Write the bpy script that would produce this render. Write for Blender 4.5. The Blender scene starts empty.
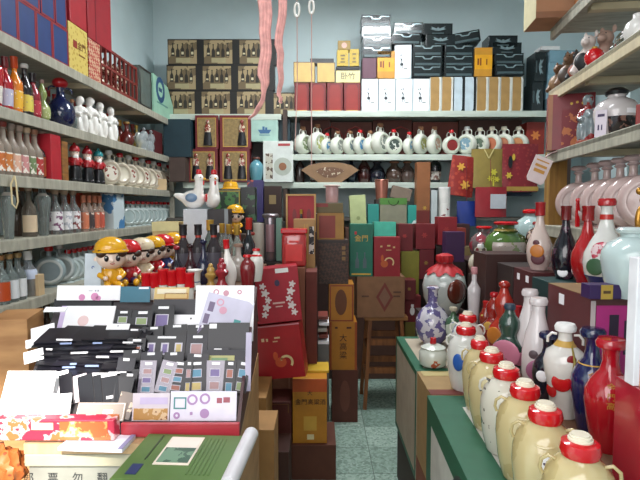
import bpy, bmesh, math, random
from mathutils import Vector, Matrix
random.seed(11)
R = math.radians
SC = bpy.context.scene
COL = SC.collection
# ---------------------------------------------------------------- camera, light, exposure
CH = 1.5
TH = math.atan(33/500)
cd = bpy.data.cameras.new('camera'); cd.sensor_width = 36; cd.lens = 36*500/640; cd.clip_start = .02
cam = bpy.data.objects.new('camera', cd); COL.objects.link(cam)
cam.location = (0, 0, CH); cam.rotation_euler = (math.pi/2-TH, 0, 0)
SC.camera = cam
SC.view_settings.view_transform = 'Standard'; SC.view_settings.look = 'None'
SC.view_settings.gamma = 1; SC.view_settings.use_curve_mapping = False
SC.view_settings.exposure = 0.15
w = bpy.data.worlds.new('sky'); SC.world = w; w.use_nodes = True
w.node_tree.nodes['Background'].inputs[0].default_value = (.80, .88, 1, 1)
w.node_tree.nodes['Background'].inputs[1].default_value = .6
def area(name, loc, rot, sx, sy, power, col):
    l = bpy.data.lights.new(name, 'AREA'); l.shape = 'RECTANGLE'; l.size = sx; l.size_y = sy
    l.energy = power; l.color = col
    o = bpy.data.objects.new(name, l); COL.objects.link(o); o.location = loc; o.rotation_euler = rot
    return o
area('shopfront_daylight', (-.55, -.7, 2.05), (R(63), 0, R(-2)), 2.2, 1.7, 48, (1, .96, .95))
area('added_ceiling_fill', (.3, 3.5, 3.55), (0, 0, 0), 1.3, .3, 76, (.92, .97, 1))  # unseen overhead fill, added to brighten the back wall
area('added_ceiling_fill_near', (-.1, 1.3, 3.3), (0, 0, 0), 1.3, .3, 16, (.95, .97, 1))  # second unseen fill, added above the front counter
sl = bpy.data.lights.new('sun', 'SUN'); sl.energy = 11; sl.angle = R(3); sl.color = (1, .95, .88)
so = bpy.data.objects.new('sun', sl); COL.objects.link(so)
sd = Vector((-.45, 1.5, -1.22)); so.rotation_euler = sd.to_track_quat('-Z', 'Y').to_euler()

# ---------------------------------------------------------------- projection helpers
ct, st = math.cos(TH), math.sin(TH)
def project(X, Y, Z):
    dz = Z-CH; f = Y*ct-dz*st
    return 320+500*X/f, 240-500*(Y*st+dz*ct)/f
def P(px, py, Y):
    a = (px-320)/500; b = (240-py)/500
    d = Vector((a, ct+b*st, -st+b*ct))
    return Vector((0, 0, CH))+d*(Y/d.y)
def XL(Y): return -1.52+.03*Y
def XR(Y): return .882+.12*Y
def solve(px, z, xf, lo=.6, hi=7):
    s = 1 if project(xf(lo), lo, z)[0] > px else -1
    for _ in range(50):
        m = (lo+hi)/2
        if (project(xf(m), m, z)[0]-px)*s > 0: lo = m
        else: hi = m
    return m
# ---------------------------------------------------------------- materials
def lin(h):
    if isinstance(h, tuple): return h
    h = h.lstrip('#'); c = [int(h[i:i+2], 16)/255 for i in (0, 2, 4)]
    return tuple(x/12.92 if x < .04045 else ((x+.055)/1.055)**2.4 for x in c)+(1,)
MATS = {}
def base(key, rough=.5, metal=0, coat=0):
    m = bpy.data.materials.new(key); m.use_nodes = True
    b = m.node_tree.nodes['Principled BSDF']
    b.inputs['Roughness'].default_value = rough; b.inputs['Metallic'].default_value = metal
    b.inputs['Coat Weight'].default_value = coat; b.inputs['Coat Roughness'].default_value = .08
    return m, m.node_tree, b
def ramp(nt, fac, stops, interp='LINEAR'):
    r = nt.nodes.new('ShaderNodeValToRGB'); r.color_ramp.interpolation = interp
    e = r.color_ramp.elements
    while len(e) < len(stops): e.new(.5)
    for q, (p, c) in zip(e, stops): q.position = p; q.color = lin(c)
    nt.links.new(fac, r.inputs[0]); return r.outputs[0]
def coords(nt, scale=(1, 1, 1), rot=(0, 0, 0)):
    t = nt.nodes.new('ShaderNodeTexCoord'); mp = nt.nodes.new('ShaderNodeMapping')
    mp.inputs['Scale'].default_value = scale; mp.inputs['Rotation'].default_value = rot
    nt.links.new(t.outputs['Object'], mp.inputs[0]); return mp.outputs[0]
def dark(h, k):
    c = lin(h); return (c[0]*k, c[1]*k, c[2]*k, 1)
def mt(col, rough=.45, metal=0, coat=0, var=.12, scale=14):
    k = ('p', col, rough, metal, coat, var, scale)
    if k in MATS: return MATS[k]
    m, nt, b = base('paint_'+str(col), rough, metal, coat)
    n = nt.nodes.new('ShaderNodeTexNoise'); n.inputs['Scale'].default_value = scale; n.inputs['Detail'].default_value = 3
    nt.links.new(coords(nt), n.inputs['Vector'])
    nt.links.new(ramp(nt, n.outputs[0], [(.3, dark(col, 1-var)), (.7, dark(col, 1+var*.5))]), b.inputs['Base Color'])
    MATS[k] = m; return m
def pot(col, c2, scale=9, thr=.56, c3=None, rough=.15, coat=.6):
    """glazed ceramic with painted blotches"""
    k = ('pot', col, c2, scale, thr, c3)
    if k in MATS: return MATS[k]
    m, nt, b = base('glaze', rough, 0, coat)
    n = nt.nodes.new('ShaderNodeTexNoise'); n.inputs['Scale'].default_value = scale; n.inputs['Detail'].default_value = 4
    nt.links.new(coords(nt), n.inputs['Vector'])
    s = [(0, col), (thr, c2)]
    if c3: s.append((min(.98, thr+.07), c3))
    nt.links.new(ramp(nt, n.outputs[0], s, 'CONSTANT'), b.inputs['Base Color'])
    MATS[k] = m; return m
def glass(col='#eef4f2', rough=.04, tr=.92):
    k = ('g', col, rough, tr)
    if k in MATS: return MATS[k]
    m, nt, b = base('glass_'+col, rough)
    b.inputs['Transmission Weight'].default_value = tr; b.inputs['IOR'].default_value = 1.33
    n = nt.nodes.new('ShaderNodeTexNoise'); n.inputs['Scale'].default_value = 5
    nt.links.new(ramp(nt, n.outputs[0], [(.3, dark(col, .94)), (.7, col)]), b.inputs['Base Color'])
    MATS[k] = m; return m
def wood(c1, c2, axis=(1, 14, 14), rough=.55):
    k = ('w', c1, c2, axis)
    if k in MATS: return MATS[k]
    m, nt, b = base('wood', rough)
    n = nt.nodes.new('ShaderNodeTexNoise'); n.inputs['Scale'].default_value = 3; n.inputs['Detail'].default_value = 6
    nt.links.new(coords(nt, axis), n.inputs['Vector'])
    nt.links.new(ramp(nt, n.outputs[0], [(.3, c1), (.7, c2)]), b.inputs['Base Color'])
    MATS[k] = m; return m
def brocade(c1, c2, scale=30, thr=.25):
    k = ('b', c1, c2, scale)
    if k in MATS: return MATS[k]
    m, nt, b = base('brocade', .5)
    n = nt.nodes.new('ShaderNodeTexVoronoi'); n.inputs['Scale'].default_value = scale
    nt.links.new(coords(nt), n.inputs['Vector'])
    nt.links.new(ramp(nt, n.outputs[0], [(0, c2), (thr, c2), (thr+.08, c1), (1, c1)]), b.inputs['Base Color'])
    MATS[k] = m; return m
def lattice(c1, c2, scale=60):
    k = ('l', c1, c2, scale)
    if k in MATS: return MATS[k]
    m, nt, b = base('lattice', .5)
    n = nt.nodes.new('ShaderNodeTexChecker'); n.inputs['Scale'].default_value = scale
    n.inputs[1].default_value = lin(c1); n.inputs[2].default_value = lin(c2)
    nt.links.new(coords(nt, (1, 1, 1), (.78, .78, .3)), n.inputs['Vector'])
    nt.links.new(n.outputs[0], b.inputs['Base Color'])
    MATS[k] = m; return m
CARD = mt('#b08a60', .8, var=.15); CARD2 = mt('#8a5f42', .8, var=.18); CARD3 = mt('#c7ab84', .8)
WHITE = mt('#e8e6e4', .4); BLACK = mt('#17171b', .3); PAPER = mt('#f2eff2', .6, var=.04)
RED = mt('#b3141f', .3, coat=.4); REDC = mt('#c8161f', .18, coat=.7); GOLD = mt('#c9a24a', .35, .5)
GREEN = mt('#1f5a40', .5); NAVY = mt('#141c44', .2, coat=.7); GREY = mt('#8b9093', .5)
CLEAR = glass(); IVORY = mt('#e9dfca', .25, coat=.5)
# ---------------------------------------------------------------- mesh builder
class MB:
    def __init__(s): s.bm = bmesh.new()
    def _apply(s, vs, M):
        for v in vs: v.co = M @ v.co
        return s
    def box(s, c, d, rot=None, bev=0):
        r = bmesh.ops.create_cube(s.bm, size=1); vs = r['verts']
        for v in vs: v.co = Vector((v.co.x*d[0], v.co.y*d[1], v.co.z*d[2]))
        if bev:
            es = list({e for v in vs for e in v.link_edges})
            q = bmesh.ops.bevel(s.bm, geom=es, offset=bev, segments=2, affect='EDGES', profile=.5)
            vs = list({v for f in q['faces'] for v in f.verts} | {v for v in vs if v.is_valid})
        M = Matrix.Translation(c)
        if rot: M = M @ Matrix.Rotation(rot[2], 4, 'Z') @ Matrix.Rotation(rot[1], 4, 'Y') @ Matrix.Rotation(rot[0], 4, 'X')
        return s._apply(vs, M)
    def lathe(s, prof, seg=24, c=(0, 0, 0), sx=1, sy=1, M=None, a0=0, a1=None):
        full = a1 is None; n = seg if full else seg+1; rings = []
        for (r, z) in prof:
            ring = []
            for i in range(n):
                a = a0+(2*math.pi*i/seg if full else (a1-a0)*i/seg)
                p = Vector((max(r, .0002)*math.cos(a)*sx, max(r, .0002)*math.sin(a)*sy, z))
                if M: p = M @ p
                ring.append(s.bm.verts.new(p+Vector(c)))
            rings.append(ring)
        for A, B in zip(rings, rings[1:]):
            for i in range(n if full else n-1):
                j = (i+1) % n; s.bm.faces.new((A[i], A[j], B[j], B[i]))
        if full: s.bm.faces.new(rings[0][::-1]); s.bm.faces.new(rings[-1])
        return s
    def ell(s, c, r, seg=16, M=None):
        if isinstance(r, (int, float)): r = (r, r, r)
        q = bmesh.ops.create_uvsphere(s.bm, u_segments=seg, v_segments=max(6, seg*2//3), radius=1)
        for v in q['verts']:
            p = Vector((v.co.x*r[0], v.co.y*r[1], v.co.z*r[2]))
            if M: p = M @ p
            v.co = p+Vector(c)
        return s
    def tube(s, pts, r, seg=8):
        pts = [Vector(p) for p in pts]; rings = []
        for i, p in enumerate(pts):
            t = (pts[min(i+1, len(pts)-1)]-pts[max(i-1, 0)]).normalized()
            u = t.orthogonal().normalized() if i == 0 else (u-t*u.dot(t)).normalized()
            v = t.cross(u); rr = r[i] if isinstance(r, (list, tuple)) else r
            rings.append([s.bm.verts.new(p+(u*math.cos(a)+v*math.sin(a))*rr) for a in [2*math.pi*k/seg for k in range(seg)]])
        for A, B in zip(rings, rings[1:]):
            for i in range(seg):
                j = (i+1) % seg; s.bm.faces.new((A[i], A[j], B[j], B[i]))
        s.bm.faces.new(rings[0][::-1]); s.bm.faces.new(rings[-1]); return s
    def poly(s, pts, N, t):
        N = Vector(N); a = [s.bm.verts.new(Vector(p)) for p in pts]; b = [s.bm.verts.new(Vector(p)+N*t) for p in pts]
        s.bm.faces.new(a); s.bm.faces.new(b[::-1])
        for i in range(len(a)):
            j = (i+1) % len(a); s.bm.faces.new((a[i], b[i], b[j], a[j]))
        return s
    def build(s, name, mat, parent=None, smooth=False, remesh=0):
        bmesh.ops.recalc_face_normals(s.bm, faces=s.bm.faces)
        me = bpy.data.meshes.new(name); s.bm.to_mesh(me); s.bm.free()
        me.materials.append(mat)
        if smooth:
            for p in me.polygons: p.use_smooth = True
        o = bpy.data.objects.new(name, me); COL.objects.link(o); o.parent = parent
        if remesh:
            md = o.modifiers.new('join', 'REMESH'); md.mode = 'VOXEL'; md.voxel_size = remesh; md.use_smooth_shade = True
            sm = o.modifiers.new('soften', 'SMOOTH'); sm.factor = .5; sm.iterations = 3
        elif smooth:
            me.set_sharp_from_angle(angle=R(50)) if hasattr(me, 'set_sharp_from_angle') else None
        return o
def tag(o, label, cat, group=None, kind=None):
    if label: o['label'] = label
    if cat: o['category'] = cat
    if group: o['group'] = group
    if kind: o['kind'] = kind
    return o
def thing(name, label, cat, loc, rz=0, group=None, tilt=(0, 0)):
    o = bpy.data.objects.new(name, None); COL.objects.link(o); o.empty_display_size = .05
    o.location = loc; o.rotation_euler = (tilt[0], tilt[1], rz)
    return tag(o, label, cat, group)
def kids(o): return KID.get(o.name, [])
def copy_tree(o, parent=None):
    c = o.copy(); COL.objects.link(c); c.parent = parent
    for ch in [x for x in ALLCH.get(o, [])]: copy_tree(ch, c)
    return c
ALLCH = {}
def index_children(root):
    for o in root.children_recursive: ALLCH.setdefault(o.parent, []).append(o) if o not in ALLCH.get(o.parent, []) else None
PROTO = {}
def inst(key, build, label, cat, loc, rz=0, group=None, scale=1, tilt=(0, 0)):
    if key not in PROTO:
        o = build(); index_children(o); PROTO[key] = o
    else: o = copy_tree(PROTO[key])
    o.location = loc; o.rotation_euler = (tilt[0], tilt[1], rz); o.scale = (scale,)*3
    for k in ('group',):
        if k in o: del o[k]
    return tag(o, label, cat, group)
def struct(name, mb, mat): return tag(mb.build(name, mat), None, None, kind='structure')
# ---------------------------------------------------------------- flat print on box faces
def face(w, d, h, f='F', e=0):
    if f == 'F': return Vector((-w/2, -d/2-e, 0)), Vector((w, 0, 0)), Vector((0, 0, h)), Vector((0, -1, 0)), w, h
    if f == 'R': return Vector((w/2+e, -d/2, 0)), Vector((0, d, 0)), Vector((0, 0, h)), Vector((1, 0, 0)), d, h
    if f == 'L': return Vector((-w/2-e, d/2, 0)), Vector((0, -d, 0)), Vector((0, 0, h)), Vector((-1, 0, 0)), d, h
    return Vector((-w/2, -d/2, h+e)), Vector((w, 0, 0)), Vector((0, d, 0)), Vector((0, 0, 1)), w, d
def rect(u0, v0, u1, v1): return lambda a, b: [[(u0, v0), (u1, v0), (u1, v1), (u0, v1)]]
def disc(u, v, r, n=20): return lambda a, b: [[(u+r*math.cos(2*math.pi*i/n), v+r*math.sin(2*math.pi*i/n)*a/b) for i in range(n)]]
def ellp(u, v, ru, rv, n=18, rot=0):
    def f(a, b):
        o = []
        for i in range(n):
            x, y = ru*math.cos(2*math.pi*i/n), rv*math.sin(2*math.pi*i/n)*b/a
            o.append((u+x*math.cos(rot)-y*math.sin(rot), v+(x*math.sin(rot)+y*math.cos(rot))*a/b))
        return [o]
    return f
def ring(u, v, r0, r1, n=20, a0=0, a1=360):
    def f(a, b):
        q = [R(a0+(a1-a0)*i/n) for i in range(n+1)]; g = []
        for s, t in zip(q, q[1:]):
            g.append([(u+r0*math.cos(s), v+r0*math.sin(s)*a/b), (u+r1*math.cos(s), v+r1*math.sin(s)*a/b), (u+r1*math.cos(t), v+r1*math.sin(t)*a/b), (u+r0*math.cos(t), v+r0*math.sin(t)*a/b)])
        return g
    return f
def frame(u0, v0, u1, v1, t):
    def f(a, b):
        tv = t*a/b
        return [[(u0, v0), (u1, v0), (u1, v0+tv), (u0, v0+tv)], [(u0, v1-tv), (u1, v1-tv), (u1, v1), (u0, v1)],
                [(u0, v0+tv), (u0+t, v0+tv), (u0+t, v1-tv), (u0, v1-tv)], [(u1-t, v0+tv), (u1, v0+tv), (u1, v1-tv), (u1-t, v1-tv)]]
    return f
BS = [(.5, 0), (.5, .45), (.38, .58), (.16, .68), (.14, .9), (.2, .92), (.2, 1)]
def btl(u, v, wd, ht):
    return lambda a, b: [[(u+x*wd, v+y*ht) for x, y in BS]+[(u-x*wd, v+y*ht) for x, y in BS[::-1]]]
def flower(u, v, r, n=6):
    return lambda a, b: [[(u+r*(.75+.25*math.cos(n*t))*math.cos(t), v+r*(.75+.25*math.cos(n*t))*math.sin(t)*a/b) for t in [2*math.pi*i/36 for i in range(36)]]]
def multi(*fs):
    def f(a, b):
        o = []
        for q in fs: o += q(a, b)
        return o
    f.parts = fs
    return f
SPLIT = {'pictured_labels', 'pictured_bottles', 'white_scroll', 'purple_postmark', 'gold_charm', 'gold_flower', 'embroidered_flower', 'postmark', 'pink_postmark', 'pink_print', 'red_stamps', 'bottle_shadow', 'pictured_glasses', 'faint_print', 'gold_edges', 'gold_dots', 'film_strip', 'white_print', 'cord'}
def prnt(par, dims, name, mat, shape, f='F', t=.0012, e=0, label=None):
    if name in SPLIT and hasattr(shape, 'parts'):
        for q in shape.parts: prnt(par, dims, name, mat, q, f, t, e)
        return
    w, d, h = dims; O, U, V, N, a, b = face(w, d, h, f, e); mb = MB()
    for p in shape(a, b): mb.poly([O+U*x+V*y for x, y in p], N, t)
    o = mb.build(name, mat, par)
    if label: o['label'] = label
    return o
TXT = {}
def text(par, s, size, M, mat, name='lettering'):
    k = (s,)
    if k not in TXT:
        cu = bpy.data.curves.new('t', 'FONT'); cu.body = s; cu.size = 1; cu.extrude = .01
        cu.align_x = 'CENTER'; cu.align_y = 'CENTER'; cu.resolution_u = 2
        o = bpy.data.objects.new('t', cu); COL.objects.link(o)
        bpy.context.view_layer.update()
        TXT[k] = bpy.data.meshes.new_from_object(o.evaluated_get(bpy.context.evaluated_depsgraph_get()))
        bpy.data.objects.remove(o)
    me = TXT[k].copy(); me.transform(Matrix.Scale(size, 4)); me.materials.clear(); me.materials.append(mat)
    me.transform(M)
    o = bpy.data.objects.new(name, me); COL.objects.link(o); o.parent = par
    return o
def ftext(par, dims, s, u, v, size, mat, f='F', rot=0, name='lettering'):
    w, d, h = dims; O, U, V, N, a, b = face(w, d, h, f, .0016)
    p = O+U*u+V*v; M = Matrix((U.normalized(), V.normalized(), N)).transposed().to_4x4()
    return text(par, s, size, Matrix.Translation(p) @ M @ Matrix.Rotation(rot, 4, 'Z'), mat, name)
def carton(name, label, cat, loc, dims, mat, rz=0, deco=(), group=None, tilt=(0, 0), lid=None, bev=.002, flaps=True):
    """a box with bevelled edges; lid = (material, fraction)"""
    w, d, h = dims; r = thing(name, label, cat, loc, rz, group, tilt)
    MB().box((0, 0, h/2), (w, d, h), bev=min(bev, min(dims)*.1)).build('box_body', mat, r)
    if lid: MB().box((0, 0, h*(1-lid[1]/2)+.0006), (w+.004, d+.004, h*lid[1]), bev=.001).build('lid', lid[0], r)
    for q in deco:
        if q[0] == 'T': ftext(r, dims, *q[1:])
        else: prnt(r, dims, *q)
    return r
def B(x0, y0, x1, y1, Y, d, name, label, mat, rz=0, z=None, cat='box', **k):
    """box whose front face spans the given outline at depth Y"""
    zb = P(x1, y1, Y).z if z is None else z; ym = (y0+y1)/2 if z is None else y0
    a = P(x0, ym, Y); b = P(x1, ym, Y); zt = P(x0, y0, Y).z
    ww = b.x-a.x; c = Vector(((a.x+b.x)/2, Y, zb))
    c += Matrix.Rotation(rz, 3, 'Z') @ Vector((0, d/2, 0))
    r = carton(name, label, cat, c, (ww, d, max(.01, zt-zb)), mat, rz, **k); r_top[r.name] = zt
    return r
r_top = {}
# ---------------------------------------------------------------- bottle builders
PF = dict(
 wine=[(0,0),(.92,0),(1,.03),(1,.52),(.93,.6),(.6,.7),(.36,.78),(.33,.93),(.4,.94),(.4,.97),(.3,.98)],
 slim=[(0,0),(.8,0),(.85,.02),(1,.5),(.95,.58),(.5,.7),(.33,.76),(.3,.95),(.38,.96),(.38,.99),(.2,1)],
 pear=[(0,0),(.62,0),(.66,.03),(.9,.14),(1,.28),(.95,.4),(.7,.53),(.42,.65),(.28,.78),(.25,.92),(.32,.98),(.2,1)],
 globe=[(0,0),(.5,0),(.55,.03),(.85,.12),(1,.3),(.93,.46),(.65,.6),(.34,.68),(.28,.76),(.28,.93),(.38,.98),(.25,1)],
 gourd=[(0,0),(.6,0),(.9,.1),(1,.25),(.9,.4),(.5,.52),(.45,.57),(.62,.68),(.6,.78),(.35,.88),(.25,.95),(.25,1)],
 jar=[(0,0),(.68,0),(.72,.03),(.88,.25),(1,.55),(.97,.68),(.8,.8),(.5,.87),(.4,.9),(.4,.97),(.3,1)],
 tall=[(0,0),(.55,0),(.6,.02),(.72,.3),(1,.68),(1,.76),(.55,.82),(.4,.86),(.4,.97),(.3,1)],
 meiping=[(0,0),(.6,0),(.62,.04),(.7,.25),(.95,.5),(1,.62),(.85,.73),(.45,.8),(.34,.84),(.31,.93),(.38,.96),(.36,1),(.2,1)],
 amph=[(0,0),(.62,0),(.66,.03),(.85,.22),(1,.45),(.97,.56),(.74,.66),(.42,.74),(.34,.82),(.35,.92),(.46,.96),(.45,1),(.2,1)],
 pin=[(0,0),(.8,0),(.85,.02),(1,.22),(.98,.42),(.8,.62),(.5,.8),(.42,.88),(.44,.97),(.3,1)],
 squat=[(0,0),(.7,0),(.9,.15),(1,.4),(.85,.65),(.5,.8),(.4,.85),(.4,1)],
 can=[(0,0),(.97,0),(1,.02),(1,.98),(.97,1)],
)
def rad_at(pf, z):
    p = PF[pf]
    for (r0, z0), (r1, z1) in zip(p, p[1:]):
        if z0 <= z <= z1 and z1 > z0: return r0+(r1-r0)*(z-z0)/(z1-z0)
    return 1
def bottle(pf='wine', h=.24, r=.036, mat=WHITE, cap=RED, capk='round', label=None, lz=(.12, .45), la=150, neck=None, sx=1, dots=None, ears=False, name='wine_bottle', text_=None, tassel=None, band=None):
    def b():
        o = thing(name, 'x', 'x', (0, 0, 0))
        MB().lathe([(a*r, z*h) for a, z in PF[pf]], 24, sy=sx).build('body', mat, o, True)
        rn = max(.008, rad_at(pf, .97)*r)
        if cap:
            if capk == 'round': MB().lathe([(rn*1.05, h*.945), (rn*1.3, h*.955), (rn*1.38, h*1.0), (rn*1.15, h*1.035), (0, h*1.04)], 18).build('cap', cap, o, True)
            elif capk == 'tall': MB().lathe([(rn*1.02, h*.83), (rn*1.25, h*.84), (rn*1.2, h*1.0), (rn*1.3, h*1.01), (rn*1.3, h*1.04), (0, h*1.045)], 18).build('cap', cap, o, True)
            elif capk == 'ball': MB().ell((0, 0, h*1.01), (rn*1.5, rn*1.5, rn*1.1)).build('stopper', cap, o, True)
            elif capk == 'cork': MB().lathe([(rn*.8, h*.96), (rn*1.25, h*1.0), (rn*1.25, h*1.08), (0, h*1.085)], 14).build('cork', cap, o, True)
        if neck:
            MB().lathe([((rad_at(pf, z)+.03)*r, z*h) for z in (.79, .82, .85)], 20).build('neck_band', neck, o, True)
        if band:
            MB().lathe([((rad_at(pf, z)+.012)*r, z*h) for z in band[1]], 24, sy=sx).build('base_band', band[0], o, True)
        if label:
            A = R(la); zs = [lz[0]+(lz[1]-lz[0])*i/6 for i in range(7)]
            mb = MB().lathe([((rad_at(pf, z)+.015)*r, z*h) for z in zs], 16, a0=-math.pi/2-A/2, a1=-math.pi/2+A/2, sy=sx)
            mb.build('label', label, o, True)
        if dots:   # painted medallions wrapped on the belly: (material, angle, z, size)
            for dm, ang, dz, ds in dots:
                rr = rad_at(pf, dz)*r; mb = MB()
                d = Vector((math.sin(R(ang)), -math.cos(R(ang))*sx, 0))
                M = Matrix.Rotation(R(ang), 4, 'Z')
                mb.ell(d*(rr-.0015)+Vector((0, 0, dz*h)), (ds*h*.5, .004, ds*h*.5), 16, M)
                mb.build('painted_flower', dm, o, True)
        if text_:
            s, tz, ts, tm = text_
            rr = (rad_at(pf, tz)+.03)*r*sx
            for i, chs in enumerate(s):
                z = tz*h-(i-(len(s)-1)/2)*ts*1.1
                y = -(rad_at(pf, z/h)*r*sx+.001)
                text(o, chs, ts, Matrix.Translation((0, y, z)) @ Matrix.Rotation(math.pi/2, 4, 'X'), tm)
        if ears:
            for s in (-1, 1):
                e = r*.42; zc = h*.84
                pts = [(s*(r*.38), 0, zc+h*.07), (s*(r*.62), 0, zc+h*.075), (s*(r*.8), 0, zc+h*.03), (s*(r*.8), 0, zc-h*.03)]
                MB().tube(pts, r*.07).build('ear_loop', mat, o, True)
        if tassel:
            MB().tube([(r*.3, -r*.5, h*.82), (r*.45, -r*.98, h*.66), (r*.4, -r*1.06, h*.5)], [.002, .004, .006]).build('tassel', tassel, o, True)
        return o
    return b
def flagon(h=.22, mat=IVORY, cap=RED, med=None, handle=True, thick=.32, ringm=None, capk='round', foot=True, name='moon_flagon'):
    """flat round flagon, disc faces -Y"""
    def b():
        o = thing(name, 'x', 'x', (0, 0, 0)); Rr = h*.37; t = h*thick*.5; zc = Rr+h*.03
        RX = Matrix.Rotation(math.pi/2, 4, 'X')
        pr = [(0, -t*.72), (Rr*.62, -t*.75), (Rr*.68, -t*.95), (Rr*.85, -t*.85), (Rr*.97, -t*.4), (Rr, 0), (Rr*.97, t*.4), (Rr*.85, t*.85), (Rr*.68, t*.95), (Rr*.62, t*.75), (0, t*.72)]
        mb = MB().lathe(pr, 32, (0, 0, zc), M=RX)
        mb.lathe([(h*.07, zc+Rr*.9), (h*.055, zc+Rr+h*.02), (h*.05, h*.9), (h*.07, h*.94), (h*.05, h*.95)], 16)
        if foot: mb.lathe([(h*.17, 0), (h*.17, h*.02), (h*.1, h*.06)], 16, sy=.7)
        mb.build('body', mat, o, True)
        if med: MB().lathe([(0, 0), (Rr*.58, 0), (Rr*.58, .002), (0, .003)], 28, (0, -t*.76, zc), M=RX).build('medallion', med, o, True)
        if ringm: MB().lathe([(Rr*.62, t*.94), (Rr*.7, t*.99), (Rr*.78, t*.93)], 28, (0, 0, zc), M=RX, a0=0, a1=2*math.pi).build('painted_ring', ringm, o, True)
        if cap:
            if capk == 'round': MB().lathe([(h*.055, h*.88), (h*.09, h*.89), (h*.105, h*.95), (h*.085, h*1.01), (0, h*1.02)], 16).build('cap', cap, o, True)
            else: MB().lathe([(h*.06, h*.9), (h*.085, h*.92), (h*.06, h*.945), (h*.06, h*.96), (h*.12, h*.98), (h*.135, h*1.01), (h*.1, h*1.045), (0, h*1.055)], 20).build('stopper', cap, o, True)
        if handle:
            for s in (-1, 1):
                pts = [(s*h*.05, 0, h*.88), (s*h*.12, 0, h*.91), (s*h*.175, 0, h*.86), (s*h*.18, 0, h*.78), (s*h*.17, 0, h*.72)]
                MB().tube(pts, h*.014).build('handle', mat, o, True)
        return o
    return b
def wine_jar(h=.27, r=.0725, body=IVORY, tags=True, marks=None):
    """foreground liquor jar: red cloth-wrapped mouth with white lid, two shoulder loops, stuck price tag"""
    def b():
        o = thing('wine_jar', 'x', 'x', (0, 0, 0))
        pr = [(0, 0), (.7, 0), (.74, .02), (.9, .2), (1, .45), (.98, .58), (.86, .7), (.62, .78), (.44, .82), (.4, .86), (.3, .87)]
        MB().lathe([(a*r, z*h) for a, z in pr], 32).build('body', body, o, True)
        MB().lathe([(r*.36, h*.81), (r*.5, h*.825), (r*.55, h*.87), (r*.5, h*.925), (r*.38, h*.94), (0, h*.94)], 24).build('red_collar', REDC, o, True)
        MB().lathe([(r*.3, h*.935), (r*.33, h*.94), (r*.33, h*.955), (r*.29, h*.957), (r*.29, h*.975), (r*.24, h*.977), (r*.24, h*.99), (0, h*.99)], 24).build('lid', IVORY, o, True)
        for s in (-1, 1):
            cx = s*r*.8
            pts = [(s*r*.62, -r*.12, h*.775), (s*r*.8, -r*.16, h*.8), (s*r*.98, -r*.16, h*.76), (s*r*1.02, -r*.12, h*.69), (s*r*.95, -r*.1, h*.64)]
            MB().tube(pts, r*.055).build('shoulder_loop', body, o, True)
        # raised plaque on the front shoulder
        MB().ell((0, -r*.76, h*.7), (r*.34, r*.05, h*.05), 20, Matrix.Rotation(R(-52), 4, 'X')).build('shoulder_plaque', body, o, True)
        if tags:
            q = MB().box((r*.1, -r*.99, h*.55), (r*.42, .002, r*.5), (R(-8), 0, 0)).build('price_tag', PAPER, o)
            text(q, '¥58', r*.2, Matrix.Translation((r*.1, -r*.99-.0016, h*.55)) @ Matrix.Rotation(math.pi/2-R(8), 4, 'X'), mt('#50203a', .6)) if False else None
            MB().box((r*.1, -r*.99-.0014, h*.56), (r*.26, .001, r*.06)).box((r*.1, -r*.99-.0008, h*.535), (r*.2, .001, r*.12)).build('printed_mark', mt('#4b3a52', .6), q)
        if marks:
            mb = MB().ell((-r*.25, -r*.93, h*.45), (.022, .006, .034), 16, Matrix.Rotation(R(-15), 4, 'Z'))
            mb.build('painted_blue_flower', marks, o, True)
        return o
    return b
# ---------------------------------------------------------------- figurines
SKIN = mt('#f3d9c8', .25, coat=.5); HAIR = mt('#3a2418', .35); YEL = mt('#e0a51c', .22, coat=.6)
PORC = mt('#ece8e2', .2, coat=.5, var=.05)
def dwarf(hat):
    def b():
        o = thing('dwarf_figurine', 'x', 'x', (0, 0, 0))
        MB().lathe([(0, 0), (.036, 0), (.038, .01), (.036, .07), (.026, .1), (0, .105)], 20).box((.016, -.02, .012), (.03, .04, .024), bev=.008).box((-.016, -.02, .012), (.03, .04, .024), bev=.008).build('trousers', BLACK, o, True)
        MB().lathe([(.02, .095), (.036, .1), (.038, .13), (.026, .15), (0, .155)], 20).tube([(-.028, 0, .142), (-.036, -.014, .12), (-.02, -.032, .112)], .009).tube([(.028, 0, .142), (.036, -.014, .12), (.02, -.032, .112)], .009).build('coat', mt('#a81a22', .3, coat=.4), o, True)
        MB().ell((0, -.002, .17), (.026, .024, .026)).build('head', SKIN, o, True)
        MB().ell((0, -.021, .146), (.018, .01, .019)).build('beard', PORC, o, True)
        MB().lathe([(.029, .182), (.031, .189), (.027, .205), (.014, .22), (0, .225)], 18).ell((0, 0, .227), .009).build('hat', hat, o, True)
        MB().ell((-.009, -.024, .175), .003).ell((.009, -.024, .175), .003).build('eye', BLACK, o, True)
        return o
    return b
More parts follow.
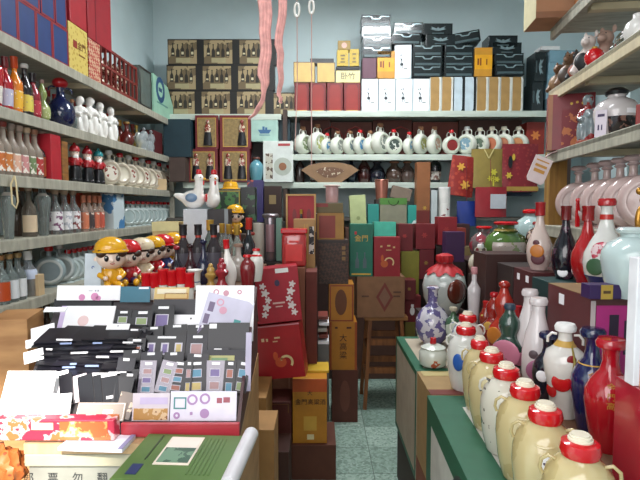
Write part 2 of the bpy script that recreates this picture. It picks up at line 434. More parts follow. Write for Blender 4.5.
def child(hat, coat, legs, brim=True, hair=HAIR):
    """seated porcelain child with a big head, height about .2"""
    def b():
        o = thing('child_figurine', 'x', 'x', (0, 0, 0))
        MB().ell((0, 0, .05), (.036, .03, .05)).tube([(-.03, 0, .08), (-.048, -.02, .06), (-.03, -.04, .05)], [.013, .012, .011]).tube([(.03, 0, .08), (.048, -.02, .06), (.03, -.04, .05)], [.013, .012, .011]).build('body', coat, o, True, remesh=.004)
        MB().tube([(-.018, -.01, .02), (-.022, -.05, .022), (-.024, -.075, .016)], [.018, .016, .014]).tube([(.018, -.01, .02), (.022, -.05, .022), (.024, -.075, .016)], [.018, .016, .014]).build('legs', legs, o, True)
        MB().ell((-.025, -.085, .018), (.015, .02, .018)).ell((.025, -.085, .018), (.015, .02, .018)).build('shoes', YEL, o, True)
        MB().ell((-.026, -.045, .05), .01).ell((.026, -.045, .05), .01).build('hands', SKIN, o, True)
        MB().ell((0, -.005, .13), (.058, .05, .048), 20).ell((-.058, 0, .125), (.01, .008, .014)).ell((.058, 0, .125), (.01, .008, .014)).ell((0, -.055, .122), .006).build('head', SKIN, o, True, remesh=.0035)
        MB().ell((0, .01, .145), (.06, .05, .045), 20).ell((-.038, -.036, .152), (.022, .016, .018)).ell((.038, -.036, .152), (.022, .016, .018)).ell((0, -.045, .16), (.024, .012, .013)).build('hair', hair, o, True)
        for s in (-1, 1):
            e = MB().ell((s*.022, -.053, .132), (.009, .004, .013), 12).build('eye', BLACK, o, True)
            MB().ell((s*.024, -.0575, .137), .0028, 8).build('eye_glint', WHITE, e, True)
            MB().box((s*.023, -.047, .152), (.018, .004, .003), (0, s*.2, 0)).build('eyebrow', BLACK, o)
        MB().tube([(-.009, -.053, .111), (0, -.054, .108), (.009, -.053, .111)], .0016).build('mouth', mt('#b02a2a', .4), o, True)
        if hat:
            mb = MB().lathe([(.063, .16), (.065, .172), (.059, .192), (.042, .21), (.015, .219), (0, .22)], 24, sy=.92)
            if brim: mb.lathe([(.062, .157), (.072, .156), (.073, .161), (.062, .166)], 24, sy=.98)
            mb.ell((0, -.05, .19), (.008, .006, .008))
            mb.build('hard_hat' if brim else 'cap', hat, o, True)
        return o
    return b
def rooster(wing):
    def b():
        o = thing('rooster_figurine', 'x', 'x', (0, 0, 0))
        MB().ell((0, 0, .06), (.075, .045, .06)).tube([(.02, 0, .07), (.035, 0, .13), (.035, 0, .19)], [.045, .03, .026]).ell((.035, 0, .195), .03).tube([(-.04, 0, .06), (-.09, 0, .08), (-.12, 0, .09)], [.035, .022, .01]).build('body', PORC, o, True, remesh=.005)
        MB().lathe([(.014, .215), (.018, .222), (.018, .24), (.012, .25), (0, .251)], 14, (.035, 0, 0)).ell((.062, 0, .165), (.007, .006, .016)).build('comb', REDC, o, True)
        MB().ell((.068, 0, .192), (.012, .007, .006)).build('beak', YEL, o, True)
        MB().ell((-.01, -.042, .07), (.038, .01, .028), 14).build('wing', wing, o, True)
        MB().ell((.048, -.025, .2), .004).build('eye', BLACK, o, True)
        return o
    return b
def statue(seed, mat=PORC, cap=None, base_=None):
    """standing porcelain lady / deity bottle"""
    def b():
        rn = random.Random(seed)
        o = thing('porcelain_figurine', 'x', 'x', (0, 0, 0)); s = rn.uniform(-.012, .012)
        MB().lathe([(0, 0), (.042, 0), (.04, .02), (.034, .08), (.036, .13), (.028, .16), (0, .17)], 20, sy=.8).ell((s, 0, .185), (.019, .019, .024)).ell((s, .004, .205), (.017, .015, .014)).tube([(-.022, 0, .155), (-.034, -.012, .115), (-.01, -.032, .11)], [.015, .016, .012]).tube([(.022, 0, .155), (.034, -.012, .12), (.01, -.034, .13)], [.015, .016, .012]).ell((-.03, .005, .06), (.018, .02, .06)).ell((0, -.004, .2), (.024, .022, .026)).ell((.02, -.02, .06), (.02, .02, .055)).ell((-.018, -.02, .05), (.018, .018, .045)).build('body', mat, o, True, remesh=.004)
        if cap: MB().ell((s, 0, .218), (.012, .012, .01)).build('topknot', cap, o, True)
        if base_: MB().lathe([(0, 0), (.046, 0), (.046, .014), (.04, .018), (0, .018)], 20, (0, 0, -.0)).build('plinth', base_, o, True)
        return o
    return b
# ================================================================ THE ROOM
wallm = mt('#cfdfe1', .85, var=.07, scale=2.5)
floorm, nt, bb = base('terrazzo', .5)
n1 = nt.nodes.new('ShaderNodeTexVoronoi'); n1.inputs['Scale'].default_value = 75; cc = coords(nt); nt.links.new(cc, n1.inputs['Vector'])
n2 = nt.nodes.new('ShaderNodeTexBrick'); n2.inputs['Scale'].default_value = 3.3; n2.offset = 0; n2.inputs['Brick Width'].default_value = 1; n2.inputs['Row Height'].default_value = 1
n2.inputs['Mortar Size'].default_value = .006; n2.inputs[1].default_value = lin('#adc0b4'); n2.inputs[2].default_value = lin('#7d9488'); n2.inputs[3].default_value = lin('#3d4a44')
nt.links.new(cc, n2.inputs['Vector'])
mx = nt.nodes.new('ShaderNodeMix'); mx.data_type = 'RGBA'; mx.blend_type = 'MULTIPLY'; mx.inputs[0].default_value = .7
nt.links.new(n2.outputs[0], mx.inputs[6]); nt.links.new(ramp(nt, n1.outputs[1], [(.2, '#7f9489'), (.5, '#ffffff'), (.8, '#b4c6ba')]), mx.inputs[7])
nt.links.new(mx.outputs[2], bb.inputs['Base Color'])
struct('floor', MB().box((.4, 2.3, -.05), (6, 6.2, .1)), floorm)
struct('ceiling', MB().box((.4, 2.3, 4.0), (6, 6.2, .1)), mt('#c9cfce', .9, scale=2))
struct('wall_back', MB().box((.6, 5.26, 1.97), (5.4, .1, 3.94)), wallm)
struct('wall_left', MB().box((-1.905+.03*2.5+.0, 2.4, 1.97), (.1, 6, 3.94), (0, 0, -math.atan(.03))), wallm)
struct('wall_right', MB().box((2.75, 4.0, 1.97), (.1, 2.6, 3.94)), wallm)
struct('wall_right_near', MB().box((1.62+.12*.85-.14, .95, 1.97), (.08, 3.55, 3.94), (0, 0, -math.atan(.12))), wallm)
struct('wall_return', MB().box((2.2, 2.76, 1.97), (1.08, .08, 3.94)), wallm)
# shopfront lintel and open doorway; unseen right panel added to block the sun
struct('wall_front_sun_block', MB().box((.4, -.82, 3.45), (6, .1, 1.0)).box((1.62, -.82, 1.475), (3.04, .1, 2.95)), wallm)
# out-of-view tube battens, added to go with the overhead fill lights
for i, (x, y, z) in enumerate(((.3, 3.5, 3.62), (-.1, 1.3, 3.37))):
    t = thing('added_tube_light', ['white fluorescent tube batten high above the middle of the shop', 'white fluorescent tube batten above the front counter'][i], 'lamp', (x, y, z))
    MB().box((0, 0, .0), (1.3, .08, .05), bev=.006).build('batten', WHITE, t)
    MB().tube([(-.6, 0, -.045), (.6, 0, -.045)], .014).build('tube', mt('#ffffff', .3), t, True)
    MB().box((-.5, 0, (3.95-z)/2), (.01, .01, 3.95-z)).box((.5, 0, (3.95-z)/2), (.01, .01, 3.95-z)).build('hanger', GREY, t)
# ---------------------------------------------------------------- shelves
shm = wood('#8f8b7d', '#b3ae9e', (3, 14, 3)); shm2 = wood('#b9a98c', '#cdbf9e', (2, 12, 2))
LZ = [2.30, 1.96, 1.65, 1.345, 1.04, .70]
ln = ['topmost', 'second', 'third', 'fourth', 'fifth', 'lowest']
la = math.atan(.03)
for i, z in enumerate(LZ):
    y0, y1 = .85, 4.72; s = thing('wall_shelf', ['weathered white wooden shelf board on the left wall, holding blue boxes', 'weathered white left shelf board holding coloured bottles and white figurines', 'left shelf board holding three dwarf figurines and red-capped flagons', 'left shelf board holding clear liquor bottles, at eye level', 'left shelf board just above the brown carton, ending behind the stamp tray', 'lowest left shelf board with dark bottles, mostly hidden behind the counter'][i], 'shelf', (XL(2.8)-.16, 2.78, z), -la)
    MB().box((0, 0, -.014), (.32, y1-y0, .028), bev=.003).build('board', shm, s)
    MB().box((.152, 0, -.03), (.018, y1-y0, .05), bev=.002).build('front_lip', shm, s)
    for yy in (-1.5, -.55, .4, 1.3):
        MB().box((0, yy, -.045), (.3, .035, .03)).build('bracket', shm2, s)
up = thing('shelf_post', 'white upright post carrying the left shelves beside the back corner', 'post', (XL(4.74)-.02, 4.74, 0))
MB().box((0, 0, 1.15), (.04, .03, 2.3)).build('upright', shm, up)
RZ = [2.425, 2.105, 1.785, 1.405]
ra = math.atan(.12); rl = ['topmost', 'second', 'third', 'lowest']
for i, z in enumerate(RZ):
    y0, y1 = .5, 2.66; ym = (y0+y1)/2
    s = thing('wall_shelf', ['bare grey underside of the highest right shelf board, under a carton', 'right shelf board with worn tan edge holding toy figures', 'right shelf board holding the red bag and the big round dark-and-white jar', 'right shelf board under the row of pinkish white round flagons'][i], 'shelf', (XR(ym)+.19, ym, z), -ra)
    MB().box((0, 0, -.012), (.38, y1-y0, .024), bev=.003).build('board', shm, s)
    MB().box((-.18, 0, -.03), (.02, y1-y0, .055), bev=.002).build('front_lip', shm2 if i == 1 else shm, s)
    for yy in (-.7, 0, .7): MB().box((.02, yy, -.04), (.33, .04, .03)).build('bracket', shm2, s)
up = thing('shelf_post', 'tan wooden post at the far end of the right shelves', 'post', (XR(2.66)+.05, 2.67, 0))
MB().box((0, 0, 1.02), (.09, .06, 2.04)).build('upright', wood('#7d5a2c', '#a67c3c', (14, 14, 1)), up)
BZ = [2.39, 1.99, 1.73]
bs = wood('#a9b3a8', '#c3ccc0', (1, 12, 12))
for i, (z, x0, x1) in enumerate(((2.39, -.30, 2.3), (1.99, -.30, 2.3), (1.73, -1.28, 2.3), (2.36, -1.5, -.36))):
    s = thing('back_shelf', ['long pale green shelf board on the back wall carrying white and red boxes', 'long pale green back shelf board carrying the row of white flagons', 'long pale green back shelf board carrying dark bottles, partly hidden by goods', 'short back shelf board behind the red-framed boxes under the brown bottle cases'][i], 'shelf', ((x0+x1)/2, 4.945, z))
    MB().box((0, 0, -.014), (x1-x0, .49, .028), bev=.002).build('board', bs, s)
    MB().box((0, -.24, -.03), (x1-x0, .016, .05), bev=.002).build('front_lip', bs, s)
for j, x in enumerate((-.325, 2.32)):
    up = thing('shelf_post', ['dark brown upright at the left end of the flagon shelf', 'dark brown upright at the right end of the back shelves'][j], 'post', (x, 4.9, 0))
    MB().box((0, 0, 1.2), (.04, .4, 2.4)).build('upright', wood('#2e2019', '#47322a', (10, 10, 1)), up)
for z in (1.4, 1.05, .7):
    s = thing('back_shelf', {1.4: 'upper', 1.05: 'middle', .7: 'lowest'}[z]+' dark back shelf board behind the piled gift boxes', 'shelf', (.2, 4.945, z), group='lower back shelves')
    MB().box((0, 0, -.014), (4.2, .49, .028), bev=.002).build('board', wood('#4b4640', '#66605a', (1, 12, 12)), s)
# ================================================================ LEFT SHELVES
def LP(px, lv, off=.16):
    z = LZ[lv]; Y = solve(px, z, lambda y: XL(y)-off); return (XL(Y)-off, Y, z)
def L(key, build, px, lv, label, cat, off=.1, rz=48, group=None, scale=1):
    return inst(key, build, label, cat, LP(px, lv, off), R(rz), group, scale)
def LB(px0, px1, lv, h, d, name, label, mat, z=None, cat='box', rz=None, inset=.012, **k):
    """box standing along the left shelf edge between two picture columns"""
    zz = LZ[lv] if z is None else z
    a = solve(px0, zz, lambda y: XL(y)-inset); b = solve(px1, zz, lambda y: XL(y)-inset)
    w_ = (b-a)*.985; m = (a+b)/2; rr = math.pi/2-la
    c = Vector((XL(m)-inset, m, zz))+Matrix.Rotation(rr, 3, 'Z') @ Vector((0, d/2, 0))
    return carton(name, label, cat, c, (w_, d, h), mat, rr if rz is None else rz, **k)
bluem = mt('#1a3670', .5); rt = mt('#8f1f2a', .4)
edge = ('red_edging', rt, frame(0, 0, 1, 1, .07))
N8 = ['nearest the camera', 'second from the camera', 'third from the camera', 'fourth from the camera', 'last before the yellow booklet box']
ysl = [-20, 0, 18.2, 37, 53, 69]
for i in range(5):
    LB(ysl[i], ysl[i+1], 0, .205, .2, 'gift_box', 'blue gift box with red edging, lower row, '+N8[i], bluem, deco=[edge], group='blue boxes on the top left shelf')
for i, (a, b) in enumerate(((-10, 16), (18, 40), (41, 55), (55.5, 67))):
    LB(a, b, 0, .2, .2, 'gift_box', 'blue gift box with red edging, upper row, '+(N8[i] if i < 3 else 'farthest along that row'), bluem, z=2.507, deco=[edge], group='blue boxes on the top left shelf')
yb = mt('#cdb45a', .5)
LB(69.5, 88.5, 0, .27, .2, 'booklet_box', 'yellow patterned box with a small red seal beside the blue boxes', brocade('#d0b860', '#b8963e', 40, .3), deco=[('seal', mt('#8d2216'), rect(.22, .5, .42, .66)), ('T', '金門', .66, .58, .05, mt('#7b4a1c')), ('lettering_line', mt('#7b4a1c'), rect(.5, .38, .85, .41))])
LB(89.5, 101, 0, .25, .2, 'gift_box', 'narrow red and pale patterned box between the yellow box and the bamboo crate', lattice('#a83a30', '#c9a487', 50))
LB(70, 87, 0, .42, .22, 'gift_box', 'big plain red box stacked on the yellow patterned box', mt('#a51c28', .45), z=2.574)
LB(88, 112, 0, .40, .22, 'gift_box', 'large red wrapped box at the top, farthest of the two against the pale wall', mt('#971b27', .45), z=2.554, deco=[('fold', mt('#7a1420'), rect(.3, 0, .34, 1))])
cr = thing('bamboo_crate', 'dark red openwork crate of bottles on the top left shelf', 'crate', (0, 0, 0))
a0 = solve(102.5, 2.3, lambda y: XL(y)-.012); a1 = solve(138, 2.3, lambda y: XL(y)-.012); cw = a1-a0
cr.location = (XL((a0+a1)/2)-.012, (a0+a1)/2, 2.3); cr.rotation_euler = (0, 0, math.pi/2-la)
crm = mt('#7a2a24', .5); 
MB().box((0, .1, .01), (cw, .2, .02)).box((0, .19, .14), (cw, .015, .26)).build('crate_back', crm, cr)
for zz in (.02, .14, .265):
    MB().box((0, .01, zz), (cw, .014, .016)).build('rail', crm, cr)
for k in range(9): MB().box((-cw/2+cw*k/8, .01, .14), (.012, .014, .27)).build('slat', crm, cr)
MB().tube([(cw*.3, .1, .27), (cw*.34, .1, .31), (cw*.42, .1, .31), (cw*.46, .1, .27)], .006).build('crate_handle', BLACK, cr, True)
for k in range(8):
    for r_ in range(2):
        kx = -cw/2+cw*(k+.5)/8
        MB().lathe([(.0, 0), (.028, 0), (.03, .05), (.016, .085), (.01, .105), (0, .108)], 12, (kx, .1, .022+r_*.125)).build('jar', pot('#cdb9a2', '#6b2a22', 25, .5), cr, True)
vs = LB(140, 152, 0, .31, .17, 'display_case', 'black-framed glass display case at the end of the crate', mt('#5d6a66', .15, coat=.6), deco=[('frame', BLACK, frame(0, 0, 1, 1, .07))], cat='case')
t = thing('gift_box', 'pale green slant-topped box with a blue ring emblem, end of top left shelf', 'gift box', (0, 0, 0))
a0 = solve(154, 2.3, lambda y: XL(y)-.012); a1 = solve(178, 2.3, lambda y: XL(y)-.012); cw = a1-a0
t.location = (XL((a0+a1)/2)-.012, (a0+a1)/2, 2.301); t.rotation_euler = (0, 0, math.pi/2-la)
MB().poly([(-cw/2, 0, 0), (cw/2, 0, 0), (cw*.06, 0, .29), (-cw/2, 0, .325)], (0, 1, 0), .14).build('box_body', mt('#9cc8b0', .5), t)
prnt(t, (cw, 0, .325), 'ring_emblem', mt('#26507a'), ring(.26, .68, .1, .17)); prnt(t, (cw, 0, .325), 'ship_mark', mt('#26507a'), rect(.2, .63, .32, .73)); prnt(t, (cw, 0, .325), 'small_print', mt('#5c8f88'), rect(.12, .3, .55, .34))
# brown rod-shaped bag behind
carton('bag', 'black soft case lying behind the pale green gift box', 'bag', (-1.615, 4.45, 2.301), (.08, .25, .36), BLACK, R(28), bev=.03)
# --- L1
def simple_label(col, c2='#ffffff'): return pot(col, c2, 60, .62, rough=.5, coat=0)
it = [
 (-3, 'tall', .25, .034, '#b01a22', '#7a1016', '#d8d0c8', 'tall red bottle with pale label at the left picture edge, second shelf', 'tall'),
 (6.5, 'slim', .25, .034, '#a81822', '#6a1016', '#b8b4c8', 'red bottle with a round silver label, next to the orange bottle', 'tall'),
 (16, 'slim', .27, .036, '#dc7a1a', '#c8481a', '#e8b030', 'orange and yellow bottle with a red-orange neck on the second left shelf', 'tall'),
 (26, 'wine', .26, .036, '#231a1c', '#d8d4d0', '#d8c450', 'black bottle with a white cap and a yellow and purple label', 'round'),
 (34, 'wine', .23, .036, '#8e1a2a', '#201214', '#b02838', 'dark red bottle with a black cap behind the olive bottle', 'tall'),
 (43, 'gourd', .21, .04, '#7d8a4a', '#8a6a62', '#a0a86a', 'olive green two-bulge bottle with a pale label', 'cork')]
for i, (px, pf, h, r, c, cc2, lc, lab, ck) in enumerate(it):
    L('l1_%d' % i, bottle(pf, h, r, mt(c, .15, coat=.7), mt(cc2, .3), ck, simple_label(lc, {3: '#6b3a8a'}.get(i, '#f0e8d8')), (.1, .42)), px, 1, lab, 'bottle', off=.07)
for i, (px, h, c, lab) in enumerate(((13, .2, '#5a1420', 'small maroon bottle half hidden behind the red bottle'), (22, .22, '#403018', 'brown bottle standing behind the orange and black bottles'), (38, .21, '#304a20', 'green bottle behind the dark red bottle'), (49, .24, '#8a6a62', 'dusty pink flask behind the olive bottle'), (56, .22, '#7a1c22', 'red-capped bottle behind the big navy jug'))):
    L('l1b_%d' % i, bottle('slim', h, .032, mt(c, .2, coat=.5), RED, 'tall', simple_label('#cfc4b8')), px, 1, lab, 'bottle', off=.2)
L('navy', bottle('globe', .26, .08, NAVY, RED, 'ball', ears=True, name='liquor_jug'), 61.5, 1, 'large dark navy glazed jug with a red stopper on the second left shelf', 'jug', off=.09)
L('clearfl', bottle('pear', .17, .03, CLEAR, CARD2, 'cork'), 73, 1, 'small clear bottle between the navy jug and the white figurines', 'bottle', off=.06)
for i, (px, s, lab) in enumerate(((81, .92, 'white porcelain lady figurine nearest the navy jug'), (91, 1.0, 'white porcelain figurine second along from the navy jug'), (100.5, .98, 'white porcelain figurine in front of the bright red box'), (111, .98, 'white porcelain figurine farthest from the navy jug'))):
    L('st%d' % i, statue(i+3), px, 1, lab, 'figurine', off=.08, scale=s*1.13, group='white porcelain figurines on the second left shelf')
LB(93, 117, 1, .235, .1, 'gift_box', 'bright red box standing behind the white porcelain figurines', mt('#c23020', .5), inset=.18)
L('brn', bottle('globe', .18, .055, mt('#5a2420', .15, coat=.6), mt('#8a6a30', .4), 'cork'), 127, 1, 'round dark brown bottle after the white figurines', 'bottle', off=.09)
L('brn2', bottle('wine', .22, .035, mt('#6a2a1e', .2, coat=.5), GOLD, 'tall', simple_label('#b89a60')), 120, 1, 'tall red-brown bottle with a gold cap behind the round brown bottle', 'bottle', off=.2)
L('yelb', bottle('pear', .2, .036, mt('#a08a3a', .2, coat=.6), GOLD, 'cork'), 137, 1, 'olive yellow pear-shaped bottle beside the glass ornaments', 'bottle', off=.13)
for i, px in enumerate((142, 149)):
    L('crystal', lambda: (lambda o: (MB().ell((0, 0, .05), (.05, .035, .05)).ell((.02, 0, .12), (.035, .03, .045)).ell((-.03, 0, .1), (.03, .025, .05)).lathe([(.04, 0), (.045, .01), (.02, .03)], 14).build('body', glass('#dfe8ea', .08, .7), o, True, remesh=.006), MB().ell((.02, 0, .175), .014).build('stopper', GREY, o, True), o)[-1])(thing('glass_ornament', 'x', 'x', (0, 0, 0))), px, 1, ['clear glass animal-shaped decanter nearer the camera', 'clear glass animal-shaped decanter beside the brown box'][i], 'decanter', off=.08, group='glass decanters', scale=1.05)
LB(154, 163, 1, .21, .12, 'gift_box', 'dark red-brown narrow box near the end of the second left shelf', mt('#5a1f22', .5), inset=.06)
L('endfl', flagon(.2, IVORY, mt('#b8a890'), ringm=mt('#6a3a30')), 169, 1, 'white round flagon alone at the far end of the second left shelf', 'flagon', off=.07, rz=60)
# --- L2
it = [(-4, '#c26a30', '#9a8a80', 'bottle with an orange label at the left edge of the third shelf'), (4, '#c8783a', '#7a2a20', 'dark-necked bottle with a burnt orange label, second on the third shelf'),
      (12.5, '#d8a890', '#8a7a70', 'clear bottle with a pale pink label'), (20.5, '#c88a88', '#b0988a', 'clear bottle with a rose pink label and cork'), (28, '#6f8258', '#c8a888', 'clear bottle with a green picture label'), (35.5, '#b03a38', '#9a6a50', 'bottle with a red and white label')]
for i, (px, lc, cc2, lab) in enumerate(it):
    L('l2_%d' % i, bottle('wine', .235, .04, glass('#c9b8a8', .06, .6), mt(cc2, .4), 'cork', pot(lc, '#e8e0d4', 30, .58, rough=.5, coat=0), (.08, .46)), px, 2, lab, 'bottle', off=.06)
L('l2_dk', bottle('wine', .24, .045, mt('#3a1618', .1, coat=.8), mt('#c0a090', .4), 'cork', mt('#d06a3c', .5), (.06, .5), neck=mt('#b8b0a8')), 42.5, 2, 'dark bottle with a plain salmon orange label beside the red book box', 'bottle', off=.08)
for i, (px, lab) in enumerate(((7, 'brown-corked bottle in the rear rank behind the orange labels'), (15, 'brown-corked bottle in the rear rank behind the pink labels'), (23, 'brown-corked bottle in the rear rank behind the green label'), (29, 'brown-corked bottle in the rear rank nearest the red book box'))):
    L('l2r', bottle('wine', .25, .034, glass('#8a6050', .1, .4), CARD2, 'cork', simple_label('#c8b8a8')), px, 2, lab, 'bottle', off=.2, group='rear bottles on the third left shelf')
LB(52, 62, 2, .245, .2, 'book_box', 'tall crimson book-shaped box beside the dark orange-label bottle', mt('#b01c2c', .45))
LB(63, 69, 2, .22, .2, 'gift_box', 'slim golden brown box between the crimson box and the dwarfs', wood('#6a4420', '#a06a30', (4, 4, 20)))
for px, hat, lab in ((75.5, '#b8202a', 'dwarf figurine with red hat and black trousers nearest the slim brown box'), (88, '#a81c28', 'dwarf figurine with red hat standing in the middle of the trio'), (99, '#2a8a90', 'dwarf figurine with a teal hat and black trousers')):
    L('dw'+hat, dwarf(mt(hat, .25, coat=.5)), px, 2, lab, 'figurine', off=.06, rz=40, scale=1.02, group='dwarf figurines')
fl_pos = [109.5, 120.5, 129, 136, 142.5, 148.5, 154, 159, 164, 168.5]
ORD = ['first', 'second', 'third', 'fourth', 'fifth', 'sixth', 'seventh', 'eighth', 'ninth', 'tenth', 'eleventh', 'twelfth', 'thirteenth', 'fourteenth', 'fifteenth', 'sixteenth']
for i, px in enumerate(fl_pos):
    L('flA%d' % (i % 2), flagon(thick=.26, h=.25, mat=pot('#e4dac8', '#d8cdb8', 8, .6) if i % 2 == 0 else IVORY, cap=REDC if i % 2 else WHITE, med=pot('#e2d8c8', '#8a3a30', 26, .55) if i % 2 == 0 else None, ringm=mt('#b8a894', .3)), px, 2, '%s ivory round flagon after the teal-hatted dwarf on the third left shelf%s' % (ORD[i], ', red cap' if i % 2 else ', white lip'), 'flagon', off=.1, rz=58, group='ivory flagons on the third left shelf')
carton('box', 'small brown carton at the far end of the third left shelf', 'box', (-1.46, 4.55, 1.6515), (.12, .1, .1), CARD3, R(30))
# --- L3
L('tall', bottle('tall', .265, .036, glass('#b8c0bc', .03, .75), GREY, 'ball', neck=mt('#c0b8b0')), 9, 3, 'clear tapering bottle nearest the camera on the fourth left shelf', 'bottle', off=.06)
L('cream', bottle('wine', .245, .036, glass('#8f8478', .05, .6), mt('#a08a78'), 'cork', mt('#d8bfa0', .5), (.1, .46)), 30, 3, 'clear bottle with a plain cream label between the two tapering bottles', 'bottle', off=.08)
L('tall2', bottle('tall', .27, .04, glass('#b8c0bc', .03, .75), GREY, 'ball', neck=mt('#c0b8b0')), 44, 3, 'clear tapering bottle right of the cream-labelled one', 'bottle', off=.06)
L('darkr', bottle('wine', .22, .04, glass('#6a5a50', .05, .5), mt('#6a5a50'), 'cork'), 19, 3, 'brown-tinted bottle with a cord loop behind the first tapering bottle', 'bottle', off=.18)
for i, (px, lc, lab) in enumerate(((56, '#7a4a6a', 'squared clear bottle with a white and purple flower label'), (65.5, '#b8b8c0', 'clear bottle with a silver-white label, second after the tapering bottle'), (74, '#8a4a4a', 'clear bottle with a white label in front of the orange box'))):
    L('l3w%d' % i, bottle('wine', .235, .04, glass('#d0d4d4', .05, .8), mt('#b89a80'), 'cork', pot('#e8e4e4', lc, 35, .56, rough=.4, coat=0), (.1, .55)), px, 3, lab, 'bottle', off=.07)
LB(71, 84, 3, .25, .05, 'gift_box', 'orange-red box standing behind the white-labelled clear bottles', mt('#c84a28', .5), inset=.2)
for i, (px, lc, lab) in enumerate(((84, '#d07a5a', 'small clear bottle with an orange label, left of a dark-labelled one'), (89.5, '#4a4040', 'clear bottle with a dark picture label on the fourth left shelf'), (95, '#c86a50', 'clear bottle with a coral label, second from the plywood box'), (100, '#c05a48', 'clear bottle with a coral label right against the plywood box'))):
    L('l3o%d' % i, bottle('wine', .22, .032, glass('#e0c8b8', .06, .7), mt('#c8785a'), 'tall', pot(lc, '#e8d8c8', 30, .6, rough=.4, coat=0), (.08, .55)), px, 3, lab, 'bottle', off=.07)
LB(98, 113, 3, .255, .14, 'wooden_box', 'plain reddish tan plywood box on the fourth left shelf', wood('#9a6a4c', '#b98763', (14, 2, 2)), inset=.12)
LB(114, 125, 3, .25, .12, 'gift_box', 'white box with a sky blue painted top on the fourth left shelf', pot('#c9d4d8', '#4a7fae', 9, .55, rough=.5, coat=0), inset=.03)
for i in range(10):
    px = 128+i*5.3-(i*i)*.09
    L('flB', flagon(.2, mt('#bac6c4', .2, coat=.5), REDC, thick=.24, med=mt('#a9b8b6', .25)), px, 3, '%s pale grey-blue flagon with red cap after the white and blue box' % ORD[i], 'flagon', off=.09, rz=58, group='grey-blue flagons on the fourth left shelf')
# cord loop
hk = thing('cord_loop', 'cream cord loop hanging from the third left shelf edge', 'cord', LP(17, 3, -.02)); hk.location.z = 1.645
MB().tube([(0, 0, 0), (.012, -.01, -.03), (.018, -.01, -.12), (.008, -.01, -.15), (-.01, -.01, -.13), (-.012, -.01, -.04), (0, 0, 0)], .004).build('cord', mt('#d0bc90'), hk, True)
# --- L4
for i, (px, lc, cc2, lab) in enumerate(((2, '#b84a24', '#a87850', 'clear bottle with an orange-red label on the fifth left shelf'), (11, '#d8dadc', '#b08a5a', 'corked clear bottle with a white label beside the orange-red one'), (19, '#dcdcdc', '#b08a5a', 'corked clear bottle with a white label beside the white-capped bottle'))):
    L('l4%d' % i, bottle('wine', .215, .037, glass('#c8d4d2', .05, .8), mt(cc2), 'cork', pot(lc, '#8fa0a0', 30, .66, rough=.4, coat=0), (.08, .5)), px, 4, lab, 'bottle', off=.06)
L('l4w', bottle('wine', .225, .042, glass('#d4dce4', .05, .8), WHITE, 'tall', pot('#c4cce0', '#2f3f88', 14, .6, rough=.4, coat=0), (.4, .62)), 29, 4, 'white-capped clear bottle with a blue and white label', 'bottle', off=.07)
for i, (px, lab) in enumerate(((7, 'brown bottle in the rear rank of the fifth left shelf, left one'), (17, 'brown bottle in the rear rank of the fifth left shelf, right one'))):
    L('l4b', bottle('wine', .235, .036, glass('#7a5a40', .1, .5), CARD2, 'cork'), px, 4, lab, 'bottle', off=.2, group='rear brown bottles')
LB(39, 45, 4, .11, .09, 'box', 'small tan carton standing between the clear bottles and the blue-grey flagons', CARD3)
L('flC', flagon(.235, mt('#9aa9ac', .2, coat=.5), REDC, med=mt('#8f9ea3', .25), ringm=mt('#c7cdcb', .25)), 50, 4, 'large grey-blue flagon with red cap at the near end of the fifth left shelf', 'flagon', off=.12, rz=30)
L('flC2', flagon(.24, mt('#a9b4b4', .2, coat=.5), WHITE, ringm=mt('#c7cdcb', .25)), 60, 4, 'large grey flagon with a white mouth behind the red-capped one', 'flagon', off=.13, rz=40)
for i in range(7):
    L('flB', None, 69+i*5.4, 4, '%s pale grey-blue flagon in the row behind the white paper cone' % ORD[i], 'flagon', off=.1, rz=58, group='grey-blue flagons on the fifth left shelf')
# --- L5
for i in range(7):
    L('l5', bottle('wine', .24, .036, glass('#3c2c22', .1, .4), mt('#5a4028'), 'cork', mt('#3a2c24', .5)), 3+i*7.5, 5, 'dark brown bottle under the fifth left shelf, %s from the camera' % ORD[i], 'bottle', off=.08, group='dark bottles on the lowest left shelf')
B(-12, 320, 25, 372, 1.75, .2, 'carton', 'tan wooden-looking carton standing at the far left behind the stamp tray', wood('#9a6a40', '#b88858', (2, 2, 10)), rz=R(14), z=0, cat='carton')
# rear ranks that fill the gaps
for i, px in enumerate((14, 24, 37, 50, 60, 68)):
    L('l3r', bottle('wine', .25, .033, glass('#9c9890', .08, .5), CARD2, 'cork', simple_label('#b8a898')), px, 3, 'smoky corked bottle in the rear rank of the fourth left shelf, %s from the camera' % ORD[i], 'bottle', off=.235, group='smoky bottles behind the front rank')
for i, px in enumerate((22, 31)):
    L('l4r', bottle('wine', .22, .034, glass('#b8c4c0', .06, .7), mt('#b08a5a'), 'cork', simple_label('#c8ccc8')), px, 4, 'corked clear bottle in the rear rank of the fifth left shelf, %s of two' % ('nearer' if i == 0 else 'farther'), 'bottle', off=.24)
for i, (px, c_, lab) in enumerate(((77, '#7a8a80', 'grey-green bottle standing behind the small clear bottle'), (86, '#b8b0a8', 'pale grey bottle behind the white porcelain figurines'), (133, '#8a4a2a', 'rust brown bottle behind the round dark brown one'), (146, '#a89a88', 'beige bottle behind the glass ornaments'), (152, '#6a3a30', 'maroon-brown bottle beside the glass ornaments'))):
    L('l1c%d' % i, bottle('wine', .23, .034, mt(c_, .2, coat=.5), mt('#8a2a24', .3), 'tall', simple_label('#c8c0b0')), px, 1, lab, 'bottle', off=.2)
# ================================================================ BACK WALL
WB = mt('#dfe6e8', .5, var=.05)
ink = mt('#2a3036', .6)
